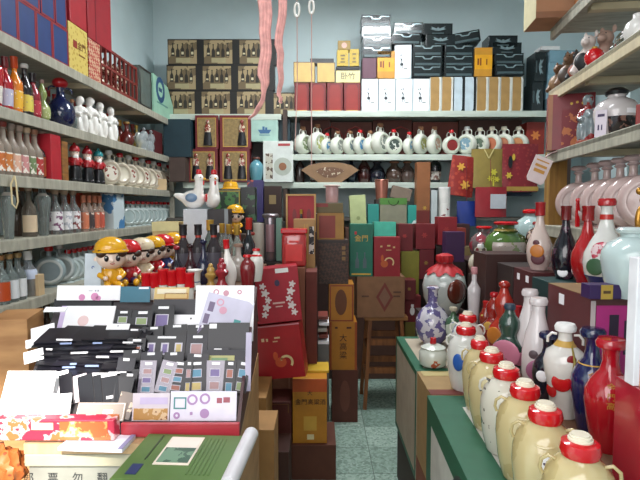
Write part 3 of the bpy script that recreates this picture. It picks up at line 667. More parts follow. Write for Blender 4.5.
# --- red boxes with arch fronts on the highest back shelf
def BS_(x0, x1, y0, z, Y, d, *a, **k): return B(x0, y0, x1, y0+10, Y, d, *a, z=z, **k)
Yb = 4.76
for i, (x0, x1) in enumerate(((294.5, 309), (310, 326), (327, 343), (344, 360.5))):
    arch = lambda a, b: [[(.14, .02), (.86, .02), (.86, .8), (.76, .93), (.24, .93), (.14, .8)]]
    BS_(x0, x1, 83, BZ[0], Yb, .25, 'gift_box', 'red box with arched front on the back shelf, %s from the left' % ORD[i], mt('#6e1a1c', .4), deco=[('arched_panel', mt('#8e2a24', .4), arch), ('gold_foot', GOLD, rect(.14, .02, .86, .06), 'F', .002)], group='arch-fronted red boxes')
zt = P(0, 82.5, Yb).z
B(293.5, 62, 315, 82.6, Yb, .2, 'gift_box', 'pale gold box lying on the red boxes, leftmost', mt('#c9a864', .5), z=zt, deco=[('edging', mt('#5a3c1c'), frame(0, 0, 1, 1, .03))])
B(317, 62.5, 335, 82.6, Yb, .2, 'gift_box', 'pale gold box lying on the red boxes, next to the marked one', mt('#c4a35e', .5), z=zt, deco=[('edging', mt('#5a3c1c'), frame(0, 0, 1, 1, .03))])
t_ = B(336, 70.5, 360, 82.6, Yb, .2, 'gift_box', 'cream box with two dark characters under the yellow boxes', mt('#dccb92', .5), z=zt, deco=[('T', '卧竹', .5, .5, .07, ink)])
z2 = P(0, 70, Yb).z
B(310, 58.5, 334, 62, Yb+.06, .1, 'black_box', 'flat black box lying across the pale gold boxes', BLACK, z=P(0, 61.8, Yb).z)
B(336, 66.5, 360, 70.3, Yb, .15, 'black_box', 'flat black tray between the cream box and the yellow boxes', BLACK, z=z2)
z3 = P(0, 66, Yb).z
by = brocade('#b89a2a', '#8a6a18', 60, .25)
B(337, 50, 348.5, 66, Yb, .1, 'gift_box', 'small yellow gold box with dark lettering, left of the pair', by, z=z3, deco=[('lettering', mt('#5a4210'), multi(rect(.3, .6, .7, .7), rect(.35, .4, .65, .5), rect(.3, .2, .7, .3)))])
B(349.5, 49, 359, 66, Yb, .1, 'gift_box', 'small yellow gold box with dark lettering, right of the pair', by, z=z3, rz=R(-6), deco=[('lettering', mt('#5a4210'), multi(rect(.3, .65, .7, .75), rect(.35, .4, .65, .5), rect(.3, .2, .7, .3)))])
B(338, 40.5, 350.5, 49.7, Yb, .1, 'gift_box', 'small dark gold box with a pale round emblem topping the yellow pair', mt('#8a6c1e', .5), z=P(0, 49.8, Yb).z, deco=[('emblem', mt('#c99a8a'), disc(.5, .48, .22))])
# --- white boxes with ink drawing
deer = multi(ellp(.42, .42, .1, .045), rect(.36, .3, .39, .4), rect(.47, .3, .5, .4), ellp(.4, .56, .035, .05, rot=.5), rect(.4, .46, .44, .56), rect(.55, .28, .75, .3), rect(.3, .66, .34, .7), rect(.4, .66, .44, .72))
def whitebox(w_, h_):
    def b():
        return carton('white_gift_box', 'x', 'x', (0, 0, 0), (w_, .16, h_), mt('#b9c6cf', .5), deco=[('front_panel', WB, lambda a, b: [[(0, 0), (.82, 0), (.97, .12), (.97, 1), (0, 1)]]), ('deer_drawing', ink, deer, 'F', .002)])
    return b
def G(key, build, x, ybot, Y, label, cat='box', rz=0, group=None, z=None, dy=0, tilt=(0, 0), scale=1):
    p = P(x, ybot, Y); zz = p.z if z is None else z
    return inst(key, build, label, cat, (p.x, Y+dy, zz), rz, group, scale, tilt)
hw = P(0, 78.5, Yb).z-BZ[0]; ww = 16.4*Yb/500
for i, x in enumerate((370, 387.2, 404.4, 421.5)):
    G('wb', whitebox(ww, hw), x, 112, Yb, 'white box with a small ink drawing on the highest back shelf, %s from the left' % ORD[i], z=BZ[0], dy=.09, group='white boxes with ink drawings')
wz = P(0, 78.3, Yb).z
G('wb', None, 403.5, 80, Yb, 'raised white box with an ink drawing, beside the orange-sashed box', z=wz+.001, dy=.09, rz=R(-3))
B(362.5, 58, 376.5, 78.4, Yb, .15, 'gift_box', 'plain plum purple box on the white row', mt('#5d3444', .5), z=wz)
orx = mt('#c58a2e', .4)
def orangebox(s): return dict(deco=[('yellow_sash', mt('#e0a020', .4), rect(0, .25, 1, .75)), ('lettering', mt('#7a3a10'), multi(rect(.15, .4, .25, .62), rect(.3, .38, .38, .64), rect(.65, .4, .72, .6)), 'F', .002)])
B(377.5, 51, 395, 78.4, Yb, .16, 'gift_box', 'brown box with a bright orange sash between the plum box and the white one', orx, z=wz, **orangebox(0))
# tan and white slim boxes
tan = mt('#a5814c', .5); wz1 = P(0, 77.5, Yb).z
for i, (x0, x1, c) in enumerate(((430.5, 441.5, 't'), (442, 453.5, 't'), (454, 464.5, 'w'), (465, 476, 'w'), (477, 488.5, 't'), (489, 500.5, 't'), (501, 512, 't'), (512.5, 523.5, 't'))):
    mm = tan if c == 't' else mt('#bcc9d1', .4); bk = {'t': mt('#cfd0c8', .5), 'w': BLACK}[c]
    BS_(x0, x1, 77, BZ[0], Yb, .18, 'slim_gift_box', ('tan brown' if c == 't' else 'pale silver')+' slim box with cut corners, %s from the left of the slim boxes' % ORD[i], bk, deco=[('front_panel', mm, lambda a, b: [[(.03, .02), (.72, .02), (.82, .1), (.82, .93), (.75, 1), (.03, 1)]])], group='slim boxes')
# --- black boxes with silver emblem
SIL = mt('#9db0b4', .25, .6)
eagle = multi(ellp(.5, .5, .05, .16), lambda a, b: [[(.5, .5), (.25, .75), (.3, .55), (.22, .5), (.45, .35)]], lambda a, b: [[(.5, .5), (.75, .75), (.7, .55), (.78, .5), (.55, .35)]])
wave = multi(lambda a, b: [[(.05, .82), (.3, .82), (.38, .6), (.62, .6), (.7, .82), (.95, .82), (.95, .9), (.66, .9), (.58, .7), (.42, .7), (.34, .9), (.05, .9)]])
def blackbox(k):
    def b():
        return carton('black_gift_box', 'x', 'x', (0, 0, 0), (.27, .2, .105), mt('#1c2224', .25, coat=.3), deco=[('silver_emblem', SIL, eagle if k else wave), ('lower_panel', mt('#47575a', .3), rect(.06, .1, .94, .3) if not k else rect(.3, .1, .7, .2))])
    return b
bl = [ # x, ybottom, kind, rz, label
 (377, 58, 0, 0, 'black box at the bottom of the left stack, on the plum purple box'), (377, 47.5, 0, 2, 'black box second from the bottom of the left stack'), (376.5, 37, 0, -2, 'black box third from the bottom of the left stack'), (376, 26.5, 0, 0, 'black box topping the left stack by the pale wall'),
 (406, 44.5, 0, 4, 'black box lying on the raised white box'), (409, 34, 0, -4, 'black box with a lighter front topping the one on the raised white box'),
 (427, 77, 0, 0, 'black box at the foot of the middle stack above the tan boxes'), (427.5, 66.5, 0, 2, 'black box second up in the middle stack'), (428, 56, 0, -2, 'black box with a brown-gold front, third up in the middle stack'),
 (459, 77, 0, 0, 'black box at the foot of the stack left of the orange box'), (459, 66.5, 0, 0, 'black box with a broad silver line left of the orange box'), (459, 56, 0, 3, 'black box third up beside the orange box'),
 (440.5, 45.5, 1, 0, 'black box with a spread silver bird, right of the raised white box'), (438, 35, 1, 0, 'black box highest above the raised white box'), 
 (510, 75, 0, 0, 'black box at the foot of the stack right of the orange box'), (509, 64.5, 0, 2, 'black box second up right of the orange box'), (507, 54, 1, 0, 'black box with a silver bird right of the orange box'), (503, 47, 1, 0, 'black box with a silver bird topping the stack right of the orange box')]
for i, (x, y, k, rz, lab) in enumerate(bl):
    zlev = None
    G('bb%d' % k, blackbox(k), x, y, Yb, lab, dy=.1, rz=R(rz*.6), z=P(0, y, Yb).z+.001, group='black boxes with silver marks')
G('bb0', None, 467, 44.5, Yb, 'black box with a silver band tipped askew on the stack', dy=.1, rz=R(-4), tilt=(0, R(-9)), z=P(0, 43, Yb).z)
B(475, 47.5, 492.5, 75.5, Yb, .18, 'gift_box', 'brown box with a bright orange sash among the black boxes', orx, z=P(0, 76.5, Yb).z, **orangebox(0))
for i, (x, z_, lab) in enumerate(((532, BZ[0], 'black box standing on end at the right of the slim boxes'), (534, BZ[0]+.275, 'black box standing on end, set on the lower upright black box'))):
    inst('bb1', None, lab, 'box', (P(x, 100, Yb).x+.05*(0), Yb+.1, z_+.14), 0, 'upright black boxes', 1, (0, R(90)))
# pale blue boxes stacked to the right
lb = mt('#7fa3b2', .5)
for i in range(5):
    y1 = 111-i*12.2
    B(546+i, y1-12, 578, y1, Yb, .2, 'pale_box', 'pale grey-blue box with a dark square, %s from the bottom of its stack' % ORD[i], lb if i else mt('#3d565e', .5), z=(BZ[0]+.0012 if i == 0 else P(0, y1, Yb).z), rz=R(0), deco=[('dark_square', mt('#2c3c44'), rect(.55, .4, .8, .75))], group='pale blue boxes at the end of the highest back shelf')
B(541, 46, 560, 50, Yb, .15, 'white_tray', 'bright white flat tray on top of the pale blue boxes', WHITE, z=P(0, 49.8, Yb).z)
# --- flagons on B2
Y2 = 4.82
fl = [ # x, h, med colour, ring, cap, kind
 (303, .27, '#7d8a6a', CARD2, 'g'), (317.5, .29, '#9aa060', CARD2, 'g'), (327, .21, '#4a7fa8', REDC, 'f'), (337.5, .23, '#8a8f88', CARD2, 'g'), (350, .23, '#5a6a70', CARD2, 'g'), (360, .24, '#4a86b0', REDC, 'f'), (370, .23, '#9a7a60', CARD2, 'g'), (380, .3, '#6f7a70', CARD2, 'g'),
 (393.5, .245, '#46504a', REDC, 'f'), (409, .22, '#7aa0b8', REDC, 'f'), (420.5, .27, '#a0a060', CARD2, 'f'), (434, .27, '#b8907a', CARD2, 'f'), (451, .24, '#8a2a2a', REDC, 'f'), (466.5, .27, '#7a9aa8', WHITE, 'f'), (479.5, .26, '#5a6a5a', IVORY, 'f'), (491.5, .27, '#b86a4a', IVORY, 'f'), (503.5, .27, '#b07050', IVORY, 'f'), (518, .27, '#c08050', IVORY, 'f')]
desc = ['grey-green painting', 'yellow-green painting', 'blue painting and small red stopper', 'grey painting', 'dark grey painting', 'bright blue painting', 'brown painting', 'grey painting, taller than its neighbours', 'black painting and a red cap', 'light blue painting and red cap', 'yellow-green disc', 'peach-coloured disc', 'dark red disc with white lettering', 'blue-grey painting', 'green disc edge', 'rust-orange disc, left of two', 'rust-orange disc, right of two', 'orange-brown disc, rightmost']
for i, (x, h, c, cp, k) in enumerate(fl):
    med = pot('#d4d4c8', c, 26, .45) if i not in (12, 15, 16, 17) else mt(c, .4)
    G('b2_%d' % i, flagon(h, mt('#d6d6ca', .25, coat=.5), cp, med=med, thick=.4 if k == 'g' else .34, ringm=mt('#c4cab8', .3)), x, 155, Y2, 'white porcelain flagon with '+desc[i]+' on the back shelf', 'flagon', z=BZ[1], rz=R((52, 46, 50)[i % 3] if i < 12 and i not in (8,) else 10 if i == 8 else (6 if i == 12 else -42)), group='flagons on the back shelf')
for i, (x0, x1, c) in enumerate(((300, 330, '#5a2c22'), (331, 372, '#5f2d22'), (373, 412, '#5a2a20'), (413, 458, '#6a3024'), (459, 522, '#4a2a20'))):
    B(x0, 120+i % 2*2, x1, 150, 4.98, .15, 'carton', 'dark red-brown carton behind the flagons, %s from the left' % ORD[i], mt(c, .6), z=BZ[1], group='cartons behind the flagons', cat='carton')
B(527, 122, 545, 150, 4.8, .2, 'gift_box', 'red box with an orange motif at the right end of the flagon shelf', mt('#8a2a20', .5), z=BZ[1], deco=[('orange_motif', mt('#d07a3a'), flower(.5, .6, .28))])
# red arcs = cloth handles behind flagons
for i, (x, lab) in enumerate(((332, 'red corded handle arching above the blue and grey flagons'), (356, 'red corded handle arching above the two blue flagons'), (402, 'red corded handle arching above the black-painted flagon'))):
    p = P(x, 124, 4.86); o = thing('basket_handle', lab, 'handle', (p.x, 4.93, BZ[1]), group='red handles')
    MB().tube([(-.1, 0, .0), (-.1, 0, .2), (-.07, 0, .26), (0, 0, .29), (.07, 0, .26), (.1, 0, .2), (.1, 0, .0)], .007).build('handle_cord', mt('#8a2a24', .5), o, True)
# --- B3 dark bottles & things
D1 = mt('#2a2022', .15, coat=.6)
for i, (x, pf, h, r, c, cp, lab) in enumerate((
 (300, 'wine', .26, .045, '#3a2c2a', WHITE, 'dark bottle with a grey foil top at the left of the third back shelf'), (314, 'wine', .25, .04, '#4a3028', WHITE, 'dark bottle with a red band behind the tan fan box'),
 (351, 'globe', .27, .06, '#101c30', NAVY, 'dark blue vase-shaped bottle right of the fan box'), (364, 'squat', .24, .065, '#3a1a18', GOLD, 'dark round jug with white floral specks'), (377, 'squat', .2, .08, '#161826', BLACK, 'low black jug beside the floral one'),
 (394, 'squat', .2, .085, '#4a3830', CARD2, 'brown ceramic pot left of the tall tan box'), (407, 'squat', .2, .075, '#4a3a34', CARD2, 'brown ceramic pot nearest the tall tan box'), (435, 'jar', .24, .06, '#101418', WHITE, 'black and white jar right of the tall tan box'))):
    G('b3_%d' % i, bottle(pf, h, r, pot(c, '#8a8078', 16, .66) if i in (3, 5, 6) else mt(c, .15, coat=.7), cp, 'round', pot('#c0b8b0', '#6a4a40', 30, .5, coat=0, rough=.5) if i in (1, 7) else None), x, 183, 4.84, lab, 'bottle', z=BZ[2])
fb = thing('fan_box', 'tan fan-shaped box with a dark picture on the third back shelf', 'box', (P(330, 176, 4.71).x, 4.71, P(0, 183, 4.74).z)); 
fan = [(-.27, .12), (-.2, .165), (-.08, .19), (.08, .19), (.2, .165), (.27, .12), (.1, .0), (-.1, .0)]
MB().poly([(x, 0, z) for x, z in fan], (0, 1, 0), .08).build('box_body', mt('#8a6a4c', .6), fb)
MB().poly([(x*.5, -.001, z*.5+.05) for x, z in fan], (0, -1, 0), .002).build('picture', pot('#6b4c38', '#c8b8a0', 30, .6, coat=0, rough=.6), fb)
# ================================================================ LEFT BACK CORNER
wcase = mt('#7b6a4a', .5); wc2 = mt('#9b8a62', .4)
def winecase():
    def b():
        dims = (.46, .09, .31); o = carton('bottle_picture_box', 'x', 'x', (0, 0, 0), dims, mt('#17130f', .5))
        prnt(o, dims, 'photo_panel', pot('#6b5a40', '#a08c68', 7, .5, rough=.5, coat=0), rect(.02, .04, .78, .95))
        prnt(o, dims, 'pictured_bottles', mt('#28231a', .4), multi(*[btl(.14+.13*i, .34-.04*(i % 2), .09, .5) for i in range(5)]), 'F', .002)
        prnt(o, dims, 'pictured_labels', mt('#cfc4a0', .4), multi(rect(.11, .4, .17, .46), rect(.37, .4, .43, .5), rect(.63, .4, .69, .5)), 'F', .003)
        prnt(o, dims, 'blank_plate', mt('#a59a74', .5), rect(.22, .08, .6, .26), 'F', .003)
        return o
    return b
rows = ['top', 'middle', 'bottom']; cols = ['left', 'centre', 'right']
for r_ in range(3):
    for c_ in range(3):
        x = 186.5+c_*35.5-(0, 1.5, 3)[r_]; zz = BZ[0]-.029+ (2-r_)*.2365
        G('wc', winecase(), x, 90, 4.78, 'brown box picturing wine bottles, %s row and %s column of the nine' % (rows[r_], cols[c_]), z=zz+.0, dy=.05, scale=.76, group='boxes picturing wine bottles')
G('wc', None, 290, 90, 4.78, 'brown bottle-picture box partly hidden behind the hanging ribbons, right of the three columns', z=BZ[0]-.029, dy=.05, scale=.7)
B(163, 119, 190, 155, 4.6, .2, 'gift_box', 'dark teal box wedged in the back left corner beyond the flagons', mt('#16323c', .6), z=P(0, 157, 4.6).z)
B(169, 157.3, 185, 190, 4.55, .14, 'carton', 'dark brown carton under the dark teal box in the corner', mt('#4a3a34', .7), z=1.73, cat='carton')
# red framed doll boxes
def dollbox(w_, h_, k):
    def b():
        dims = (w_, .14, h_)
        deco = [('window_border', GOLD, frame(.1, .06, .9, .92, .02), 'F', .002), ('gold_backing', mt('#8f774a', .5, var=.3, scale=40), rect(.12, .08, .88, .9))]
        if k == 0: ff = [(.55, .5)]
        elif k == 1: ff = [(.72, .42)]
        else: ff = [(.28, .4), (.74, .4)]
        o = carton('doll_box', 'x', 'x', (0, 0, 0), dims, mt('#6a161c', .4), deco=deco)
        for (u, s) in ff:
            MB().lathe([(0, 0), (.042, 0), (.04, .03), (.028, .12), (.02, .14), (0, .15)], 16, (-w_/2+u*w_, -.078, h_*.1), sy=.35).build('dark_robe', BLACK, o, True)
            MB().lathe([(.025, .12), (.03, .16), (.02, .19), (0, .195)], 16, (-w_/2+u*w_, -.08, h_*.1), sy=.4).ell((-w_/2+u*w_, -.08, h_*.1+.215), (.018, .01, .02)).build('pale_bust', pot('#c9b8a0', '#8a3a30', 40, .5), o, True)
        return o
    return b
w1 = 28*4.66/500; h1 = 33*4.66/500; zb0 = BZ[2]
G('db2', dollbox(w1*1.07, h1, 2), 202.5, 180, 4.66, 'red-framed display box with two dark figures, lower left of four', z=zb0, dy=.07+.02, group='red-framed display boxes')
G('db2', None, 234.5, 180, 4.66, 'red-framed display box with two dark figures, lower right of four', z=zb0, dy=.09, group='red-framed display boxes')
G('db0', dollbox(w1*.82, h1, 0), 206.5, 147, 4.66, 'red-framed display box with one central dark figure, upper left of four', z=zb0+h1+.0005, dy=.09, group='red-framed display boxes')
G('db1', dollbox(w1*1.1, h1, 1), 235, 147, 4.66, 'red-framed display box with a single figure at its right side, upper right of four', z=zb0+h1+.0005, dy=.09, group='red-framed display boxes')
B(251, 118, 278, 140.5, 4.7, .14, 'gift_box', 'pale turquoise box with a blue ship emblem beside the red-framed boxes', mt('#9dbcb0', .5), z=P(0, 141.5, 4.7).z, deco=[('ship_emblem', mt('#33608a'), multi(lambda a, b: [[(.25, .5), (.75, .5), (.66, .34), (.34, .34)]], rect(.42, .5, .5, .64), rect(.52, .5, .6, .6))), ('underline', mt('#4a7a8a'), rect(.3, .26, .7, .29))])
B(279, 119, 290, 141, 4.75, .14, 'gift_box', 'dark blue-green box between the ship-emblem box and the flagons', mt('#143038', .5), z=P(0, 141.5, 4.7).z)
B(251, 142.0, 263, 181, 4.8, .14, 'carton', 'dark carton carrying the ship-emblem box', mt('#241c1c', .7), z=zb0, cat='carton')
G('turq', bottle('jar', .22, .065, mt('#5c93a0', .3, coat=.4), mt('#5a3026'), 'round'), 256.5, 180, 4.67, 'turquoise jar with a brown stopper between the display boxes and the white box', 'jar', z=zb0)
t_ = B(263, 141, 293, 180, 4.66, .12, 'gift_box', 'white box picturing a round flagon on the third back shelf', mt('#cdd2cc', .5), z=zb0, deco=[('pictured_flagon', mt('#aab0a4'), disc(.65, .38, .3)), ('pictured_medallion', mt('#8a5a3a'), disc(.65, .38, .13), 'F', .002), ('painting', pot('#b8b4a4', '#5a463a', 30, .55, coat=0, rough=.5), rect(.08, .08, .32, .7)), ('red_print', mt('#a83a3a'), rect(.5, .88, .9, .94))])
# ================================================================ CENTRE BACK GOODS (stand on stacked cartons)
CB = mt('#5a3a2c', .7)
def Z(py, Y): return P(320, py, Y).z
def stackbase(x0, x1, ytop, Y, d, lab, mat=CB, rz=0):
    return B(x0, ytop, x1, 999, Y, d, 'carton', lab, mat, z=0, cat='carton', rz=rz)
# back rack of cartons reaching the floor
lowb = [(264, 299, 232, 4.36, '#2b211f', 'dark carton column behind the metal tin'), (300, 344, 214, 4.28, '#3d2620', 'dark brown carton column behind the red display box'), (345.5, 404, 228, 4.28, '#54362a', 'brown carton column under the green gift bag')]
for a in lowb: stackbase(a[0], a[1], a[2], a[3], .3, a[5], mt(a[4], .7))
B(286, 216, 300, 232, 4.32, .2, 'gift_box', 'grey-green tin box edge beside the red display box', mt('#56706a', .5), z=Z(232, 4.3))
cr2 = B(351, 195, 367, 228, 4.3, .12, 'gift_box', 'pale yellow-green box leaning slightly beside the green gift bag', mt('#bac48c', .5), z=Z(228, 4.28), tilt=(0, R(-3)), deco=[('small_print', mt('#94a06a'), multi(rect(.3, .1, .7, .13), disc(.5, .3, .12)))])
B(368, 204, 379, 228, 4.3, .1, 'gift_box', 'narrow teal box left of the green gift bag', pot('#2a8a80', '#d0dcd8', 10, .62, coat=0, rough=.5), z=Z(228, 4.28))
gb = B(380, 198, 407, 226, 4.3, .09, 'gift_bag', 'paper gift bag shading from green to grey with cord handles', mt('#85836e', .6), z=Z(228, 4.28), cat='bag', deco=[('cord_handle', mt('#2a3020'), ring(.5, .92, .17, .2, 14, 180, 360)), ('green_top', mt('#4f8038', .6), rect(0, .78, 1, 1))])
G('cop', lambda: (lambda o: (MB().lathe([(0, 0), (.05, 0), (.062, .17), (.058, .17), (.048, .01)], 24).build('cup_body', mt('#b07060', .3, .6), o, True), MB().lathe([(.0625, .166), (.066, .17), (.0625, .175), (.058, .17)], 24).build('rim', mt('#c88a78', .25, .7), o, True), o)[-1])(thing('copper_cup', 'x', 'x', (0, 0, 0))), 381.5, 199.5, 4.22, 'copper-coloured cup standing behind the green gift bag', 'cup', z=Z(200, 4.35)-.0)
B(376, 199.3, 404, 226, 4.41, .15, 'carton', 'dark carton under the copper cup', mt('#3a2a26', .7), z=Z(228, 4.28), cat='carton')
for o in list(COL.objects):
    if o.name.startswith('copper_cup'): o.location.y = 4.48; o.location.z = Z(199.3, 4.41)+.001; o.location.x = P(381.5, 199, 4.48).x
B(390, 187, 410, 199, 4.45, .08, 'gift_box', 'grey-brown picture box leaning beside the copper cup', mt('#7a6a5c', .6), z=Z(199.3, 4.41)+.001, tilt=(0, R(14)))
stackbase(405.5, 470, 224, 4.28, .28, 'dark carton column under the white tube', mt('#3a1c1c', .7))
B(417, 162, 430.5, 224, 4.3, .1, 'gift_box', 'tall narrow brown box with a small gold flower near its foot', mt('#8a5632', .5), z=Z(224, 4.3), deco=[('gold_flower', GOLD, flower(.62, .26, .16)), ('lower_band', mt('#6a2420', .5), rect(0, 0, 1, .22))])
B(431.5, 190, 437.5, 224, 4.3, .1, 'gift_box', 'narrow white box behind the white tube', mt('#b8c0c0', .5), z=Z(224, 4.3))
G('tube', lambda: (lambda o: (MB().lathe([(0, 0), (.05, 0), (.05, .31), (0, .31)], 28).build('tube_body', mt('#d9d6d0', .4), o, True), MB().lathe([(.0505, .05), (.0508, .18)], 10, a0=R(-140), a1=R(-50)).build('painted_branch', pot('#d9d6d0', '#7a3038', 26, .62, rough=.4, coat=0), o, True), MB().lathe([(.052, .305), (.052, .318), (0, .318)], 28).build('lid', WHITE, o, True), o)[-1])(thing('gift_tube', 'x', 'x', (0, 0, 0))), 444, 218, 4.36, 'tall white cylindrical tube with a small red branch painting', 'tube', z=Z(224, 4.3))
B(408, 205, 416.5, 224, 4.3, .1, 'gift_box', 'narrow teal box right of the green gift bag', pot('#2a9286', '#c8d8d4', 10, .62, coat=0, rough=.5), z=Z(224, 4.3))
# red cartons and boxes under them (front face 4.0)
for i, (x0, y0, x1, y1, c, lab) in enumerate((
 (398, 224, 413, 251, '#6a1a20', 'dull dark red box right of the rooster box'), (416, 224, 435, 249, '#731820', 'dark red box with a bright flash of red, third along'), (438, 217, 457, 245, '#8a1c26', 'dark red box with a crimson top below the white tube'), (457, 228, 466, 246, '#8a3424', 'small rust red box beneath the blue box'),
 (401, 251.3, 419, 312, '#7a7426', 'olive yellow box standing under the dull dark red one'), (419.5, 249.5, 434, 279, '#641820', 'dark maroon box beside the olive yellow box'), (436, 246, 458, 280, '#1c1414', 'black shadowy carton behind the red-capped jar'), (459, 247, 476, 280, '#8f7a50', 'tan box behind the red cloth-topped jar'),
 (404, 280, 416, 300, '#5e1a1c', 'red box with a small white jar picture')) ):
    zz = y1
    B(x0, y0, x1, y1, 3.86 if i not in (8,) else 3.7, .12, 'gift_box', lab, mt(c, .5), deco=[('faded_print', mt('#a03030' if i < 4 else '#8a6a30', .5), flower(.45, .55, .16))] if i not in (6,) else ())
for x0, x1, y, lab in ((405, 458, 312, 'wide dark crate at floor level supporting the red boxes'),):
    stackbase(x0+2, 476, y, 3.86, .4, lab, mt('#33201c', .7))
B(416.5, 279.3, 476, 312, 3.9, .3, 'carton', 'dark carton under the maroon and black boxes', mt('#2a1c1a', .7), z=Z(312, 3.86), cat='carton')
B(404, 296, 421, 321.5, 3.74, .09, 'gift_box', 'maroon box printed with a small white jar, right of the stool', mt('#6a1c20', .5), z=Z(322, 3.74), deco=[('jar_picture', WHITE, multi(ellp(.5, .42, .14, .16), rect(.42, .58, .58, .68)))])
stackbase(405, 427, 322, 3.74, .09, 'olive brown carton right of the wooden stool', mt('#6f6426', .6))
B(404, 396, 413, 450, 2.95, .1, 'carton', 'narrow yellow-topped olive box standing on the floor by the counter', mt('#6e621c', .6), z=0, cat='carton', deco=[('yellow_top_strip', mt('#b8a020'), rect(0, .86, 1, 1))])
# ================================================================ HANGING BAGS, RIGHT OF CENTRE
def sheetbag(name, label, x0, y0, x1, y1, Y, mat, parts=(), tilt=(0, 0), group=None):
    a = P(x0, y0, Y); b = P(x1, y1, Y); w_, h_ = b.x-a.x, a.z-b.z
    o = thing(name, label, 'bag', ((a.x+b.x)/2, Y, b.z), 0, group, tilt); d = .07
    mb = MB(); pts = []
    for i in range(9):
        t = i/8; pts.append((-w_/2+w_*t, 0, 0))
    bm = mb.bm; n = 10; m = 8
    gr = [[None]*(n+1) for _ in range(m+1)]; gb = [[None]*(n+1) for _ in range(m+1)]
    for j in range(m+1):
        for i in range(n+1):
            u, v = i/n, j/m; bul = math.sin(math.pi*u)**.6*(1-.55*v)*d/2+.004+.006*math.sin(9*u+3*v)*v
            gr[j][i] = bm.verts.new((-w_/2+w_*u, -bul, h_*v)); gb[j][i] = bm.verts.new((-w_/2+w_*u, bul, h_*v))
    for j in range(m):
        for i in range(n):
            bm.faces.new((gr[j][i], gr[j][i+1], gr[j+1][i+1], gr[j+1][i])); bm.faces.new((gb[j][i], gb[j+1][i], gb[j+1][i+1], gb[j][i+1]))
    for j in range(m):
        bm.faces.new((gr[j][0], gr[j+1][0], gb[j+1][0], gb[j][0])); bm.faces.new((gr[j][n], gb[j][n], gb[j+1][n], gr[j+1][n]))
    for i in range(n):
        bm.faces.new((gr[0][i], gb[0][i], gb[0][i+1], gr[0][i+1])); bm.faces.new((gr[m][i], gr[m][i+1], gb[m][i+1], gb[m][i]))
    mb.build('bag_body', mat, o, True)
    dims = (w_, d+.004, h_)
    for q in parts: prnt(o, dims, *q)
    return o
gold2 = mt('#c8a838', .45)
bag1 = sheetbag('gift_bag', 'olive gold cloth gift bag with yellow flowers and a pale cord V', 471.5, 149, 502, 188, 4.6, mt('#8a7636', .55), [('embroidered_flower', mt('#c4b838', .5), multi(flower(.68, .4, .12), flower(.58, .24, .1), flower(.78, .22, .1), rect(.66, .05, .7, .3))), ('cord', mt('#cdbd80'), multi(lambda a, b: [[(.35, .98), (.5, .75), (.53, .75), (.39, .98)]], lambda a, b: [[(.68, .98), (.53, .75), (.5, .75), (.64, .98)]]))])
bag2 = sheetbag('gift_bag', 'dark red brocade gift bag with gold hem hanging right of the gold one', 502.5, 144, 537, 192, 4.6, brocade('#7a1620', '#8e2a2a', 30, .3), [('gold_hem', mt('#a8843a', .5), rect(.1, .02, .98, .11)), ('dark_tassel', BLACK, ellp(.19, .62, .06, .13)), ('gold_charm', gold2, multi(flower(.16, .34, .1), ellp(.28, .72, .04, .07)))])
bag3 = sheetbag('gift_bag', 'red cloth bag with two gold flowers left of the olive gold bag', 447, 156, 472, 196, 4.6, brocade('#8c2018', '#a83a26', 22, .3), [('gold_flower', mt('#d8a040', .5), multi(flower(.36, .72, .17), flower(.62, .28, .2)))], tilt=(0, R(8)))
red4 = sheetbag('hanging_pouch', 'crimson cloth pouch with a square white label', 475.5, 187, 506, 217, 4.45, mt('#8e1822', .5), [('white_label', mt('#b7b9bf', .5), rect(.44, .28, .94, .76))])
B(507.5, 188, 532, 196, 4.7, .06, 'gift_box', 'navy box below the gold hem of the red brocade bag', mt('#121a34', .5))
bl4 = sheetbag('gift_bag', 'deep blue bag behind the crimson pouch', 457, 201, 476, 226, 4.5, mt('#16307c', .5))
# rail the bags hang from
hr = thing('hanging_rail', 'thin dark rail under the flagon shelf edge, behind the cloth gift bags', 'rail', (0, 4.64, 0))
pa, pb = P(440, 152, 4.64), P(545, 152, 4.64); pa.z = pb.z = BZ[1]-.066
MB().tube([(pa.x, 0, pa.z), (pb.x+.1, 0, pb.z)], .006).tube([(pa.x, 0, pa.z), (pa.x, .055, pa.z+.01)], .006).tube([(pb.x+.1, 0, pb.z), (pb.x+.1, .055, pb.z+.01)], .006).build('rail_bar', BLACK, hr, True)
for bx in (bag1, bag2, bag3):
    MB().tube([(-.06, 0, .28), (-.04, 0, pa.z-bx.location.z), (.04, 0, pa.z-bx.location.z), (.06, 0, .28)], .004).build('bag_handle', mt('#b89a50'), bx, True)
for bx, x in ((red4, 0), (bl4, 0)):
    MB().tube([(0, 0, .2), (0, .03, pa.z-bx.location.z)], .003).build('hanging_cord', mt('#701820'), bx, True)
# goods on a low cabinet at back right, z from y=250..
cabz = Z(262, 3.5)
cab = B(472, 262, 560, 999, 3.34, .45, 'cabinet', 'dark cabinet at the back right under the green and pale jars', wood('#2e1d1a', '#4a2e28', (2, 12, 2)), z=0, cat='cabinet', deco=[('cabinet_door', wood('#35221e', '#503430', (2, 2, 9)), multi(rect(.04, .06, .49, .94), rect(.51, .06, .96, .94)))])
cz = r_top[cab.name]
G('gj', bottle('squat', .26, .15, mt('#4d6a33', .12, coat=.8), RED, 'round', pot('#b8a8a0', '#8a9068', 12, .6), (.08, .5), 100, sx=.7, band=None, neck=mt('#8a7a3a', .3)), 505, 262, 3.45, 'wide green glazed jar with a framed pale panel and red stopper', 'jar', z=cz)
G('pj', bottle('jar', .34, .12, mt('#9fb4b2', .2, coat=.6), REDC, 'round'), 531, 250, 3.6, 'pale blue-grey jar with a red and white cap behind the green jar', 'jar', z=cz)
